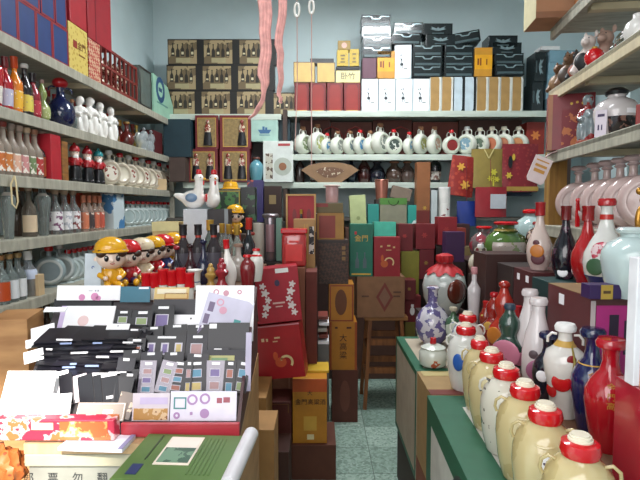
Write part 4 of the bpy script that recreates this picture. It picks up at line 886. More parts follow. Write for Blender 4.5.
G('rp', bottle('jar', .26, .09, pot('#5a1a1c', '#2a1214', 18, .5, '#b8a090'), mt('#8a2020'), 'round'), 539, 262, 3.4, 'dark red pot with white specks in front of the pale jar', 'jar', z=cz)
G('pf', bottle('squat', .22, .11, pot('#6a5a5a', '#8a3a44', 14, .5), REDC, 'round', sx=.7), 484, 240, 3.7, 'rounded maroon-grey jar with a red stopper below the crimson pouch', 'jar', z=cz)
B(446, 232, 465, 262, 3.42, .1, 'gift_box', 'purple box left of the green jar', mt('#3e1e4a', .5), z=Z(262, 3.42))
stackbase(444, 466, 262, 3.42, .14, 'dark narrow carton column supporting the purple box', mt('#2a1a1a', .7))
G('cj', flagon(.2, mt('#b8b2a0', .3, coat=.4), WHITE, med=pot('#a8a090', '#6a5a44', 20, .5), ringm=mt('#8a8468'), thick=.4), 480, 272, 3.15, 'small cream round flagon with a white cap in front of the dark cabinet', 'flagon', z=Z(276, 3.15))
stackbase(474, 488, 276, 3.1, .13, 'slim dark carton carrying the small cream flagon', mt('#34241e', .7))
# ================================================================ CENTRE STACKS
# ---- stool with cardboard box
so_ = thing('wooden_stool', 'tall brown wooden stool with crossbars under the cardboard box', 'stool', (.487, 3.78, 0))
sw = wood('#6a3d1c', '#985e30', (10, 10, 2)); hz = Z(317, 3.62)
MB().box((0, 0, hz-.015), (.32, .30, .03), bev=.004).build('seat', wood('#8a5a30', '#a87440', (2, 10, 2)), so_)
for sx in (-1, 1):
    for sy in (-1, 1):
        mb = MB().tube([(sx*.155, sy*.155, 0), (sx*.115, sy*.12, hz-.02)], .019, 4); mb.build('leg', sw, so_)
for t_, k in ((.28, .42), (.55, .72)):
    xx = .155-.04*k; yy = .155-.035*k
    for sy in (-1, 1): MB().box((0, sy*yy, hz*k), (2*xx, .02, .045)).build('crossbar', sw, so_)
    for sx in (-1, 1): MB().box((sx*xx, 0, hz*(k-.08)), (.02, 2*yy, .04)).build('side_bar', sw, so_)
cb = B(357, 276.5, 405, 317, 3.6, .3, 'carton', 'brown cardboard box with a red diamond lying on the wooden stool', mt('#866044', .8), z=hz, cat='carton', deco=[('red_diamond', mt('#74342a', .6), lambda a, b: [[(.4, .5), (.58, .86), (.76, .5), (.58, .14)]]), ('diamond_inner', mt('#7e5844', .6), lambda a, b: [[(.46, .5), (.58, .74), (.7, .5), (.58, .26)]], 'F', .002), ('printed_lines', mt('#5a3a28'), multi(rect(.76, .6, .92, .64), rect(.76, .5, .9, .54), rect(.1, .5, .25, .54)))])
ct_ = r_top[cb.name]
RB = mt('#8f1a24', .4)
roost = multi(ellp(.42, .36, .14, .1), ellp(.32, .5, .06, .1), ring(.6, .44, .12, .17, 14, -20, 150))
roost2 = ring(.66, .4, .17, .22, 14, -30, 160)
def rooster_deco():
    return [('rooster_body', mt('#c05a2a', .5), multi(ellp(.4, .32, .14, .09), ellp(.32, .46, .05, .09))), ('rooster_tail', mt('#d8c088', .5), ring(.58, .36, .14, .19, 14, -40, 160), 'F', .0015), ('lettering', mt('#cdb078'), multi(rect(.24, .74, .32, .78), rect(.5, .76, .62, .8), rect(.72, .72, .8, .76), rect(.46, .66, .66, .68)))]
B(374, 237, 400.5, 272, 3.6, .09, 'gift_box', 'dark red box with an orange rooster and cream tail, upright on the cardboard box', RB, z=ct_, deco=rooster_deco())
gr1 = B(350, 224, 373, 274, 3.6, .12, 'gift_box', 'green box with gold characters and two pictured bottles on the cardboard box', mt('#1b6a55', .5), z=ct_, deco=[('T', '金門', .5, .72, .05, GOLD), ('pictured_bottles', mt('#4f6268'), multi(btl(.32, .16, .16, .3), btl(.65, .16, .16, .3))), ('gold_base_line', GOLD, rect(.08, .03, .92, .06)), ('red_seal', RED, rect(.2, .8, .3, .86))])
B(374, 222, 396, 236, 3.74, .12, 'gift_box', 'bright turquoise-topped green box behind the rooster box', mt('#2f8f7c', .5), z=ct_, deco=[('turquoise_flap', mt('#4cc0a6', .5), rect(0, .72, 1, 1))])
# ---- stack A : yellow boxes at x~330-357
sa = B(332, 370, 358, 999, 3.4, .24, 'carton', 'reddish brown box on the floor under the yellow character box', mt('#5c2c1e', .6), z=0, cat='carton', rz=0, deco=[('faded_print', mt('#6f3a2a'), ellp(.5, .5, .2, .3))])
yo = mt('#b8761e', .45)
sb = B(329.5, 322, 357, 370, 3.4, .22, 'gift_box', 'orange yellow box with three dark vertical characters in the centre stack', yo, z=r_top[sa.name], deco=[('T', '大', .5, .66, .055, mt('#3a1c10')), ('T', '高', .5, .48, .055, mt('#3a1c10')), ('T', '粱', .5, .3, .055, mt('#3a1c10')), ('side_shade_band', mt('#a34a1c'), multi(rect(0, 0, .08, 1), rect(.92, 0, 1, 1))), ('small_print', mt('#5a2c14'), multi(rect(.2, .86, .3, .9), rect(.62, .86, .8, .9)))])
sc_ = B(329, 284, 354, 322, 3.4, .22, 'gift_box', 'orange yellow box with a dark oval bottle picture above the character box', yo, z=r_top[sb.name], deco=[('oval_picture', mt('#6a3a1c'), ellp(.48, .52, .24, .34)), ('border', mt('#8f3a1a'), frame(.03, .02, .97, .97, .05))])
sd_ = B(318.5, 240, 348.5, 284, 3.4, .22, 'gift_box', 'dark brown lattice-patterned box with faint gold characters, topping the yellow boxes', lattice('#33201a', '#523428', 55), z=r_top[sc_.name], deco=[('gold_print', mt('#8a6a3a'), multi(rect(.78, .78, .9, .86), rect(.78, .66, .9, .74), rect(.78, .54, .9, .62))), ('dark_band', mt('#2a1a16'), rect(0, .93, 1, 1))])
se_ = B(317, 213, 344, 240, 3.45, .16, 'gift_box', 'gold-edged box with a rust red front lying on the lattice box', mt('#a87a36', .5), z=r_top[sd_.name], deco=[('rust_panel', mt('#8a3024'), rect(.08, .06, .68, .9))])
B(313, 203, 343, 212.6, 3.45, .15, 'gift_box', 'flat brown and olive box above the rust red fronted box', mt('#6a5a34', .5), z=r_top[se_.name], deco=[('red_strip', mt('#8f2a28'), rect(.1, .6, .5, .95))])
# lit jar on top
pg = Z(202.6, 3.45)
G('pink', bottle('can', .12, .045, mt('#c9a0a0', .3, coat=.4), mt('#d8c0b8'), 'round'), 332, 202, 3.54, 'pinkish round tin catching the light above the flat olive box', 'tin', z=pg, dy=0)
# ---- left of stack A, y 194-270
# support carton column
st2 = B(272, 268, 305, 999, 2.88, .22, 'carton', 'tall plain brown cardboard column behind the red boxes', mt('#7e4c36', .7), z=0, cat='carton', deco=[('tape', mt('#936048'), rect(.48, 0, .54, 1))])
st3 = B(305.6, 272, 317, 999, 2.9, .2, 'carton', 'narrow reddish brown carton edge beside the tall cardboard column', mt('#64281f', .7), z=0, cat='carton')
t2 = r_top[st2.name]
# plastic jar w/ red
def pljar():
    o = thing('plastic_jar', 'x', 'x', (0, 0, 0)); dims = (.15, .13, .225)
    MB().box((0, 0, .1), (.145, .12, .2), bev=.02).build('clear_box', mt('#b9393a', .12, coat=.8), o, True)
    MB().box((0, 0, .212), (.155, .13, .03), bev=.006).build('lid', REDC, o)
    MB().box((0, -.0615, .085), (.1, .003, .1), bev=.001).box((0, -.0615, .15), (.06, .003, .012)).build('red_pattern', mt('#d8302c', .4), o)
    return o
G('plj', pljar, 294, 269, 2.92, 'clear-sided red plastic jar with a red lid on the cardboard column', 'jar', z=t2, dy=.06)
sg = B(293.5, 219, 315, 272, 3.11, .12, 'gift_box', 'tan box with a black and white picture strip behind the red jar', mt('#a8804c', .5), z=Z(269, 3.105), deco=[('picture_strip', pot('#d8d0c8', '#1c1820', 28, .5, coat=0, rough=.5), rect(.72, .3, .95, .85)), ('gold_edges', GOLD, multi(rect(.5, 0, .52, .9), rect(.62, 0, .64, .9)))])
so2 = B(284, 229.5, 292.8, 268, 3.12, .1, 'gift_box', 'orange-lidded box peeking left of the tan box', mt('#c87030', .5), z=Z(269, 3.105))
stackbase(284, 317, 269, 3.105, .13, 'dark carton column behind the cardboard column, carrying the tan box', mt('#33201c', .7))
# red display box w/ bottle
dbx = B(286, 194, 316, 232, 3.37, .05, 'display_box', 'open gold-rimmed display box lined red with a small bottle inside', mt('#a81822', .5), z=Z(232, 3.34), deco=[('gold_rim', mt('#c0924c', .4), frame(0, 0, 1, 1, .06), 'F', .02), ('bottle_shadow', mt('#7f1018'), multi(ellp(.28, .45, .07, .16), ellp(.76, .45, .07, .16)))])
dims_ = None
q = bottle('pear', .14, .024, mt('#2a1c1c', .15, coat=.6), GOLD, 'tall', WHITE, (.12, .4))()
q.name = 'display_bottle'; q.location = P(301, 230, 3.3); q.location.z = Z(231.5, 3.34)+.001; q.location.y = 3.335
tag(q, 'small dark bottle with a white label standing in the red display box', 'bottle')
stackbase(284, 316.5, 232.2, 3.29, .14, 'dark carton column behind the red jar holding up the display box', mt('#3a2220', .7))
# metal tin cylinder & co x 262-285
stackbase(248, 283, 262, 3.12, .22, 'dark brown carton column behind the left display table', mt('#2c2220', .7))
zc_ = Z(262, 3.1)
G('mt', bottle('can', .29, .04, mt('#8a8288', .25, .7), mt('#7a7276', .3, .6), 'round', mt('#9a7a80', .35, .3), (.2, .8), 80), 270, 262, 3.15, 'tall silvery metal tube with a dull red label band', 'tin', z=zc_, dy=.05)
B(276, 218, 281.5, 262, 3.16, .06, 'gift_box', 'narrow grey-green box against the silvery metal tube', mt('#6a8f80', .5), z=zc_)
G('wt', bottle('can', .24, .035, mt('#b9b4a8', .5), mt('#cfc6b0', .5), None, pot('#b9b4a8', '#18181c', 10, .62, coat=0, rough=.5), (.3, .75), 140), 258, 262, 3.13, 'off-white canister with a black round mark', 'canister', z=zc_, dy=.05)
B(264, 186, 281, 222, 4.05, .1, 'gift_box', 'dark brown box with a small tan square above the metal tube', mt('#35211c', .6), z=Z(222, 4.05), deco=[('tan_square', mt('#8a7448'), rect(.3, .5, .7, .75))])
B(247, 180, 263, 222, 4.05, .1, 'gift_box', 'purple box with red side pattern beyond the green picture box', mt('#3c3468', .5), z=Z(222, 4.05), deco=[('red_pattern', pot('#4a3450', '#b8584a', 20, .55, coat=0, rough=.5), rect(0, 0, .4, 1))])
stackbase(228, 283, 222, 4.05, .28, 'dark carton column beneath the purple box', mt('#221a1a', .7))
# ---- front stack: red boxes at x 255-315
f0 = B(290, 445, 336, 999, 2.66, .3, 'carton', 'dark brown carton on the floor at the left edge of the aisle', mt('#5a3020', .7), z=0, cat='carton', rz=R(0))
f1 = B(292.5, 379, 327, 445, 2.68, .22, 'gift_box', 'orange yellow liquor box with dark characters and yellow top in the front stack', mt('#b87a1c', .45), z=r_top[f0.name], deco=[('T', '金門高粱酒', .52, .64, .034, mt('#3a1c10')), ('T', '大', .5, .78, .03, mt('#3a1c10')), ('red_flame_top', mt('#b8501c', .5), rect(0, .8, 1, 1), 'F', .0006), ('lower_panel', mt('#c89a3a'), rect(.32, .2, .7, .42)), ('barcode', mt('#e0d0a0'), rect(.42, .06, .62, .14))])
B(296, 370.5, 329, 378.7, 2.78, .16, 'gift_box', 'flat yellow box lid lying on the orange liquor box', mt('#c9a22a', .5), z=r_top[f1.name])
f3 = B(262, 402, 291.5, 999, 2.68, .22, 'carton', 'dark red-brown box with a gold line left of the orange liquor box', mt('#54201a', .5), z=0, cat='carton', deco=[('gold_line', mt('#8a5a2a'), multi(rect(.1, .968, .9, .973), rect(.1, .86, .12, .97), rect(.88, .86, .9, .97)))])
def tiltbox(corners, Y, d, name, label, mat, ang, rz, deco, z=None):
    xs = [c[0] for c in corners]; ys = [c[1] for c in corners]
    a = P(corners[0][0], corners[0][1], Y); b = P(corners[1][0], corners[1][1], Y); c = P(corners[2][0], corners[2][1], Y)
    w_ = (b-a).length/abs(math.cos(rz)); h_ = (c-b).length
    dn = P((corners[2][0]+corners[3][0])/2, (corners[2][1]+corners[3][1])/2, Y)
    o = carton(name, label, 'box', (dn.x, Y+d/2, dn.z if z is None else z), (w_, d, h_), mat, rz, deco=deco, tilt=(0, ang))
    return o
leaf = lambda s: multi(*[flower(.5+s*(.29+.05*math.cos(k*1.6)), .16+.13*k, .085+.02*(k % 2), 5) for k in range(5)])
carton('gift_box', 'crimson box with rooster picture, lower of the two big red boxes, turned and leaning', 'box', (P(284, 388, 2.62).x, 2.64, Z(376, 2.62)), (.25, .12, .29), mt('#a51c24', .35), R(-6), tilt=(0, R(-7)), deco=[('rooster_body', mt('#c8502a', .5), multi(ellp(.52, .3, .12, .09), ellp(.42, .42, .05, .08))), ('rooster_tail', mt('#e0c890', .5), ring(.64, .3, .1, .15, 14, -40, 160)), ('lettering', mt('#d8b890'), multi(rect(.16, .7, .22, .76), rect(.26, .7, .3, .75), rect(.44, .74, .56, .77), rect(.4, .68, .5, .7))), ('pale_edge', mt('#c8808a'), rect(0, .965, 1, .99))], lid=None)
carton('gift_box', 'crimson box with white leafy scrolls, upper of the two big red boxes', 'box', (P(281, 331, 2.62).x-.003, 2.62, Z(319.5, 2.62)), (.225, .12, .285), mt('#a3182a', .35), R(6), tilt=(0, R(-5)), deco=[('white_scroll', mt('#ddd0d0', .5), multi(leaf(-1), leaf(1))), ('lettering', mt('#d8b0a8'), multi(rect(.36, .34, .64, .37), rect(.42, .28, .58, .3))), ('blue_crest', mt('#3a2a4a'), ellp(.5, .72, .06, .06)), ('white_sticker', WHITE, rect(.48, .9, .78, .98))])
stackbase(318, 329, 345, 3.1, .2, 'stack of grey-white flat cartons in the gap by the yellow boxes', mt('#6e6a66', .7))
# loose things between the stacks
for i in range(5):
    B(318+i % 2, 341-i*6.2, 329-i % 3, 345-i*6.2, 3.11, .16, 'flat_box', 'flat box stacked in the gap by the yellow boxes, %s from the bottom' % ORD[i], [PAPER, mt('#7c3a30'), mt('#a8a49c')][i % 3], z=Z(345-i*6.2, 3.1)+.001, group='flat boxes in the gap')
# lower-left cartons beside counter
B(245, 398, 266, 999, 2.28, .3, 'carton', 'tan cardboard carton behind the tray side, left of the aisle', mt('#a07440', .7), z=0, cat='carton')
B(270.5, 452, 289, 999, 2.3, .2, 'carton', 'dark brown box below the dark red-brown one', mt('#3c1e16', .6), z=0, cat='carton')
# ================================================================ HANGING RIBBONS & STRINGS
pk = mt('#d89a94', .5, var=.25, scale=40); pk.node_tree.nodes['Principled BSDF'].inputs['Subsurface Weight'].default_value = .0
for i, (x, pts, wd, lab) in enumerate(((265, [(265, -150), (264.5, 0), (266, 40), (264, 75), (264.5, 93), (258, 110), (249, 119)], .026, 'wider pale pink plastic ribbon bunch hanging from the ceiling'), (283, [(283, -150), (283, 0), (279, 45), (281, 70), (279.5, 95), (281, 103)], .016, 'narrower pink ribbon hanging right of the wide bunch'))):
    o = thing('hanging_ribbon', lab, 'ribbon', (0, 0, 0)); q = [P(a, b, 1.9) for a, b in pts]; q[0].z = 3.95
    rr = [wd, wd, wd*.8, wd*.85, wd*.3, wd*.35, .004][:len(q)] if i == 0 else [wd, wd, wd*.9, wd*.7, wd*.5, .006]
    dense = []; rd = []
    for k in range(len(q)-1):
        for t in range(6): dense.append(q[k].lerp(q[k+1], t/6)+Vector((.003*math.sin(k*6+t), 0, 0))); rd.append(rr[k]+(rr[k+1]-rr[k])*t/6)
    dense.append(q[-1]); rd.append(rr[-1])
    mb = MB()
    for s in (-.55, 0, .55):
        mb.tube([p+Vector((s*r_*.9, s*.006, 0)) for p, r_ in zip(dense, rd)], [r_*.52 for r_ in rd], 7)
    mb.build('ribbon', pk, o, True)
    o['label'] = lab
for i, (x, yl, yb, lab) in enumerate(((297, 10, 150, 'white oval loop on a thin string, left of two hanging near the ribbons'), (311.5, 7, 165, 'white oval loop on a thin string, right of two hanging near the ribbons'))):
    o = thing('string_loop', lab, 'string', (0, 0, 0)); c = P(x, yl, 2.4)
    MB().tube([(c.x+.011*math.sin(t), 2.4, c.z-.026*math.cos(t)*1.2) for t in [2*math.pi*k/18 for k in range(19)]], .006).build('loop', PORC, o, True)
    e = P(x-(2 if i == 0 else 0), yb, 2.4)
    MB().tube([(c.x, 2.4, c.z-.03), (c.x, 2.4, (c.z+e.z)/2), (e.x, 2.4, e.z)], .0022, 5).tube([(c.x, 2.4, c.z+.03), (c.x, 2.4, 3.95)], .002, 5).build('string', mt('#c89a90'), o, True)
# ================================================================ RIGHT COUNTER
TZ = .79
cg = carton('carton', 'big white and green printed box, nearest under the yellow liquor jars', 'carton', (.79, 1.39, .43), (.8, .88, .36), mt('#c3c1b8', .6), R(-2), deco=[
 ('green_border', GREEN, frame(0, 0, 1, 1, .13), 'T'), ('printed_characters', mt('#1c1c1e'), multi(rect(.17, .5, .2, .53), rect(.18, .55, .22, .6), rect(.2, .62, .25, .66), rect(.17, .68, .2, .75), rect(.22, .69, .25, .76), rect(.18, .78, .25, .82)), 'T', .002),
 ('green_border', GREEN, frame(0, 0, 1, 1, .09), 'L'), ('dark_arch', mt('#2a2a2c'), ring(.62, .5, .13, .17), 'L', .002)])
carton('carton', 'dark carton underneath the green and white printed box', 'carton', (.79, 1.39, 0), (.78, .86, .43), mt('#3c2c24', .7), R(-2))
carton('carton', 'tan box with a long flap lying behind the green and white box', 'carton', (.78, 1.985, .42), (.72, .27, .37), mt('#9a7c50', .7), 0, deco=[('maroon_stripe', mt('#6a2a22'), rect(0, 0, .9, .2), 'T'), ('flap', mt('#b3a06a', .6), rect(.02, .78, .98, 1), 'T', .002)])
carton('carton', 'reddish brown carton beneath the tan flapped box', 'carton', (.78, 1.985, 0), (.72, .27, .42), mt('#7c4630', .7), 0)
carton('carton', 'green-edged white carton under the small painted pot and the blue and white jug', 'carton', (.80, 2.42, .3), (.76, .58, .488), mt('#a89a86', .7), 0, deco=[('green_edge', GREEN, frame(0, 0, 1, 1, .05), 'T'), ('green_edge', GREEN, frame(0, 0, 1, 1, .04), 'L')])
carton('carton', 'dark brown carton on the floor under the green-edged one', 'carton', (.80, 2.42, 0), (.74, .56, .3), mt('#3a2820', .7), 0)
sh = carton('carton', 'low brown carton step under the row of tall painted bottles', 'carton', (.865, 1.68, TZ+.0015), (.47, 1.12, .095), mt('#6e4a34', .7), 0)
SZ = TZ+.097
cap_lab = ['wine jar cut off by the lower edge of the picture, nearest the camera', 'cream yellow wine jar with red collar, second from the camera', 'cream yellow wine jar with a round price sticker, third from the camera', 'white wine jar with dark painted figures among the yellow ones', 'cream yellow wine jar with paper tag, just behind the white painted jar', 'slim cream yellow wine jar with paper tag, farthest of the yellow jars', 'white jar with red collar and a blue flower disc', 'white jar with red collar at the far end of the jar row']
yj = pot('#c6b486', '#bba877', 5, .5, '#cdbd94')
J = [(588, .965, 0), (551, 1.125, 0), (529.5, 1.275, 0), (510, 1.42, 1), (494.6, 1.575, 0), (482.3, 1.72, 2), (468, 1.92, 3), (469.5, 2.13, 4)]
for i, (px, Y, k) in enumerate(J):
    X = (px-320)/500*Y
    bm_ = {0: yj, 2: yj, 1: pot('#d0cabc', '#5a544c', 30, .64), 3: mt('#d5d3cc', .2, coat=.6), 4: pot('#d8d6d0', '#8a94ac', 16, .62)}[k]
    o = inst('j%d' % k, wine_jar(.262, .071 if k != 2 else .058, bm_, k in (0, 2), mt('#2a5aa8', .3) if k == 3 else None), cap_lab[i], 'jar', (X, Y, TZ+.002), R(-24), 'red-collared wine jars')
# second row of painted bottles on the step
def S(key, b, px, Y, lab, cat='bottle', rz=-26, z=SZ): return inst(key, b, lab, cat, ((px-320)/500*Y, Y, z), R(rz))
red_print = mt('#c89a3a', .4)
S('poppy', bottle('meiping', .265, .058, mt('#ddd8d2', .15, coat=.7), WHITE, 'round', dots=[(REDC, -8, .42, .2), (REDC, 38, .5, .17), (REDC, -50, .3, .16), (mt('#8a1a20'), 20, .68, .1)], ears=True, tassel=mt('#8a7a30', .5), neck=mt('#c8a050', .4)), 569, 1.44, 'white bottle painted with red poppies, gold tassel at its neck')
S('blueb', bottle('amph', .275, .052, mt('#191c50', .12, coat=.9), NAVY, 'round', text_=('金門', .55, .022, red_print), band=(red_print, [.68, .69])), 597, 1.34, 'dark blue glazed bottle with gold writing beside the bright red one')
S('redb', bottle('amph', .275, .058, mt('#b01424', .12, coat=.9), mt('#b01424', .15, coat=.9), 'round', text_=('金門高', .55, .02, red_print)), 616, 1.235, 'bright crimson glazed bottle with gold writing, nearest of the tall bottles')
S('blk', bottle('amph', .22, .045, pot('#151828', '#2a2a50', 14, .6), NAVY, 'round', dots=[(PAPER, -20, .45, .16)]), 552, 1.52, 'black-blue glazed bottle with a white paper tag between the poppy and pink-flowered bottles')
S('pw1', bottle('pin', .30, .05, pot('#d9cfd0', '#a86f8c', 7, .6), mt('#d9cfd0', .2, coat=.6), 'round', dots=[(mt('#b0688c'), 5, .25, .24), (mt('#5a4a50'), -12, .42, .1)]), 541, 1.66, 'pale pinkish white bottle with purple flowers, nearer of two')
S('pw2', bottle('pin', .30, .05, pot('#dcd2d2', '#b88098', 7, .62), mt('#d9cfd0', .2, coat=.6), 'round'), 532, 1.83, 'pale pinkish white bottle half hidden behind the other one')
S('gpk', bottle('gourd', .245, .062, mt('#2f4a40', .15, coat=.8), mt('#2a3c4c'), 'round', dots=[(mt('#c87a94', .3), -8, .32, .42), (mt('#c87a94', .3), 45, .25, .2)]), 512, 1.84, 'dark green bottle painted with a large pink flower')
S('rdp', bottle('gourd', .29, .064, mt('#a82a1c', .12, coat=.9), mt('#9a2218', .15, coat=.8), 'ball', dots=[(mt('#c87a30', .3), -30, .3, .25)]), 506, 2.05, 'tall shiny red-orange gourd bottle with an orange leaf painting')
S('rdq', bottle('gourd', .23, .055, mt('#8e1f18', .12, coat=.9), RED, 'round', dots=[(mt('#c8a04a', .3), -20, .4, .2)]), 496, 2.18, 'darker red bottle behind the tall shiny gourd bottle')
S('rds', bottle('gourd', .25, .05, pot('#8f2a1c', '#c8b060', 12, .6), mt('#b01a1c', .3), 'tall'), 488, 2.36, 'red bottle with a yellow patch at the back of the red group', z=TZ+.002)
S('rdt', bottle('slim', .21, .03, mt('#a01c20', .15, coat=.8), RED, 'tall'), 520.5, 1.98, 'small bright red bottle peeping over the green one')
S('vase', bottle('tall', .39, .032, mt('#c9c2c4', .2, coat=.6), mt('#c88a90'), 'round'), 475.5, 2.52, 'tall slim pinkish white vase-bottle behind the jar row', z=TZ+.002)
S('bw', bottle('globe', .30, .09, pot('#c4c0c8', '#625a88', 24, .5), None), 434, 2.56, 'blue and white porcelain jug with flared neck behind the small painted pot', 'jug', z=TZ+.002)
S('sp', lambda: (lambda o: (MB().lathe([(0, 0), (.05, 0), (.06, .01), (.063, .06), (.05, .078), (0, .08)], 28).build('body', pot('#c6cabf', '#a8543a', 12, .63), o, True), MB().lathe([(.052, .078), (.055, .084), (.03, .096), (.012, .1), (0, .1)], 24).build('lid', mt('#c8ccc2', .25, coat=.5), o, True), MB().lathe([(.014, .097), (.013, .125), (.0, .127)], 14).build('knob', RED, o, True), o)[-1])(thing('lidded_pot', 'x', 'x', (0, 0, 0))), 435, 2.2, 'small flat white pot with red knob and painted figures', 'pot', z=TZ+.002)
S('drag', bottle('meiping', .2, .042, pot('#bcc4b4', '#3a5a40', 14, .5), mt('#a8a08a'), 'round'), 455, 2.48, 'cream and green painted bottle between the blue jug and the jar row', z=TZ+.002)
# big jar with red cloth
bj = thing('cloth_topped_jar', 'large white and brown jar whose mouth is tied with red cloth', 'jar', (P(449, 0, 3.1).x, 3.1, .84), R(-10))
MB().lathe([(a*.135, z*.29) for a, z in [(0, 0), (.6, 0), (.65, .03), (.95, .35), (1, .6), (.9, .8), (.6, .95), (.4, 1), (0, 1)]], 32).build('body', pot('#b8bcb8', '#c0c2bc', 5, .5), bj, True)
MB().ell((.065, -.104, .15), (.066, .03, .075), 20, Matrix.Rotation(R(32), 4, 'Z')).build('brown_patch', mt('#5a2418', .2, coat=.5), bj, True)
mb = MB(); prof = [(.115, .252), (.09, .275), (.055, .30), (.045, .315), (.055, .335), (.05, .36), (.02, .372), (0, .373)]
rings = []
for r_, z in prof:
    rings.append([mb.bm.verts.new((r_*(1+.09*math.sin(9*a)*(1 if z < .3 else .6))*math.cos(a), r_*(1+.09*math.sin(9*a))*math.sin(a), z-(.012*math.sin(9*a) if r_ > .1 else 0))) for a in [2*math.pi*k/72 for k in range(72)]])
for A, Bq in zip(rings, rings[1:]):
    for k in range(72): mb.bm.faces.new((A[k], A[(k+1) % 72], Bq[(k+1) % 72], Bq[k]))
mb.build('red_cloth', mt('#a8141c', .6), bj, True)
MB().lathe([(.049, .308), (.052, .314), (.049, .32)], 24).build('tie_cord', mt('#7a0f14'), bj, True)
carton('carton', 'dark square carton carrying the cloth-topped jar', 'carton', (P(449, 0, 3.1).x, 3.1, 0), (.3, .3, .84), mt('#30201c', .7))
# third row: boxes with bottles on top
b1 = carton('gift_box', 'tan-topped maroon box with a white sticker, its end panel bright magenta', 'box', (.945, 1.61, SZ), (.28, .28, .345), mt('#5e2a2c', .45), 0, deco=[('magenta_panel', mt('#b4287c', .5), rect(.06, .3, 1, .93)), ('lettering', mt('#2a1430'), multi(rect(.2, .5, .3, .85), rect(.36, .62, .46, .8), rect(.36, .5, .46, .58), rect(.6, .5, .7, .85)), 'F', .002), ('tan_top', mt('#8a6c48', .6), rect(0, 0, 1, 1), 'T'), ('white_sticker', PAPER, rect(.3, .84, .42, .94), 'L'), ('pale_edge', mt('#c8b8b8'), rect(0, .0, .05, .97), 'F', .0014)])
b2 = carton('gift_box', 'dark teal green box with small white label between the maroon boxes', 'box', (.975, 1.88, SZ), (.25, .22, .335), mt('#173c3c', .5), 0, deco=[('small_label', PAPER, rect(.7, .8, .82, .86), 'L')])
b3 = carton('gift_box', 'maroon box with a pink-white front panel behind the teal one', 'box', (1.0, 2.13, SZ), (.26, .2, .345), mt('#4e2224', .5), 0, deco=[('pale_panel', mt('#b89a98', .5), rect(0, .1, .4, .95)), ('small_label', PAPER, rect(.2, .86, .34, .94), 'L'), ('small_label', PAPER, rect(.66, .86, .8, .94), 'L')])
b4 = carton('gift_box', 'dark brown upright box behind the red bottle group', 'box', (.93, 2.56, TZ+.002), (.22, .2, .475), mt('#3a201c', .55), 0)
b4b = carton('carton', 'dark carton behind the maroon and pink box', 'carton', (1.0, 2.34, SZ-.097), (.26, .2, .44), mt('#2e201e', .6), 0)
B3 = SZ+.347
S('ts1', bottle('pear', .275, .052, pot('#d0bcb4', '#c4aaa4', 7, .5), mt('#a01c22', .3), 'tall', dots=[(mt('#c8782c', .3), -8, .3, .2), (mt('#5a2a34'), -4, .19, .2), (mt('#5a2a34'), -14, .42, .1), (mt('#e0b050', .3), -2, .3, .1)]), 540, 2.12, 'pinkish white pear-shaped bottle with an orange painted fruit', z=B3)
S('ts2', bottle('pear', .27, .05, pot('#14101c', '#4a3040', 18, .6, '#a08a90'), mt('#6a1418', .25, coat=.6), 'tall', dots=[(PAPER, -10, .1, .14)]), 566, 1.93, 'black pear-shaped bottle with pale speckled flowers and maroon top', z=SZ+.337)
S('ts3', bottle('pear', .27, .055, mt('#a8161c', .1, coat=1), mt('#8f1218', .15, coat=.8), 'tall'), 588, 1.82, 'glossy plain red pear-shaped bottle beside the peony bottle', z=SZ+.337)
S('ts4', bottle('pear', .285, .068, mt('#d4d2ce', .12, coat=.8), mt('#a81c22', .2, coat=.6), 'round', neck=mt('#b02a24', .25), band=(mt('#16245e', .2), [.03, .08, .14]), dots=[(pot('#b8344c', '#d8b8bc', 60, .52), -12, .42, .24), (mt('#3c5c40', .3), -30, .25, .2), (mt('#7a8a70', .3), 20, .45, .12), (mt('#d89030', .3), 24, .22, .1)]), 606.5, 1.66, 'white bottle painted with a red peony over a blue foot', z=SZ+.3465)
S('ts5', bottle('jar', .2, .085, pot('#bccdcd', '#a8bcc0', 8, .6), mt('#c2d0d0', .2, coat=.5), 'round'), 634, 1.47, 'pale blue-white round jar cut by the right picture edge', 'jar', z=SZ+.3465)
B(590, 285, 622, 297, 1.43, .05, 'gift_box', 'small purple box with a gold band lying on the tan-topped box', mt('#331a50', .5), z=SZ+.347, deco=[('gold_band', GOLD, rect(.35, 0, .72, 1)), ('gold_print', mt('#5a4020'), rect(.42, .4, .65, .6), 'F', .002)]) 
# red and white packet + white board at picture edge
carton('gift_box', 'red and white glossy packet in the lower right corner', 'box', (.745, 1.02, TZ+.002), (.2, .1, .34), mt('#a31c30', .15, coat=.7), R(0), deco=[('white_print', WHITE, multi(lambda a, b: [[(0, .55), (.15, .72), (.1, .95), (0, 1)]], ellp(.35, .5, .12, .1)))])
carton('sign_board', 'blank white upright board at the right picture edge above the red packet', 'board', (.705, 1.02, TZ+.3425), (.125, .03, .265), mt('#eceaf0', .4), 0, deco=[('orange_line', mt('#d8a080'), rect(.1, 0, .13, 1))])
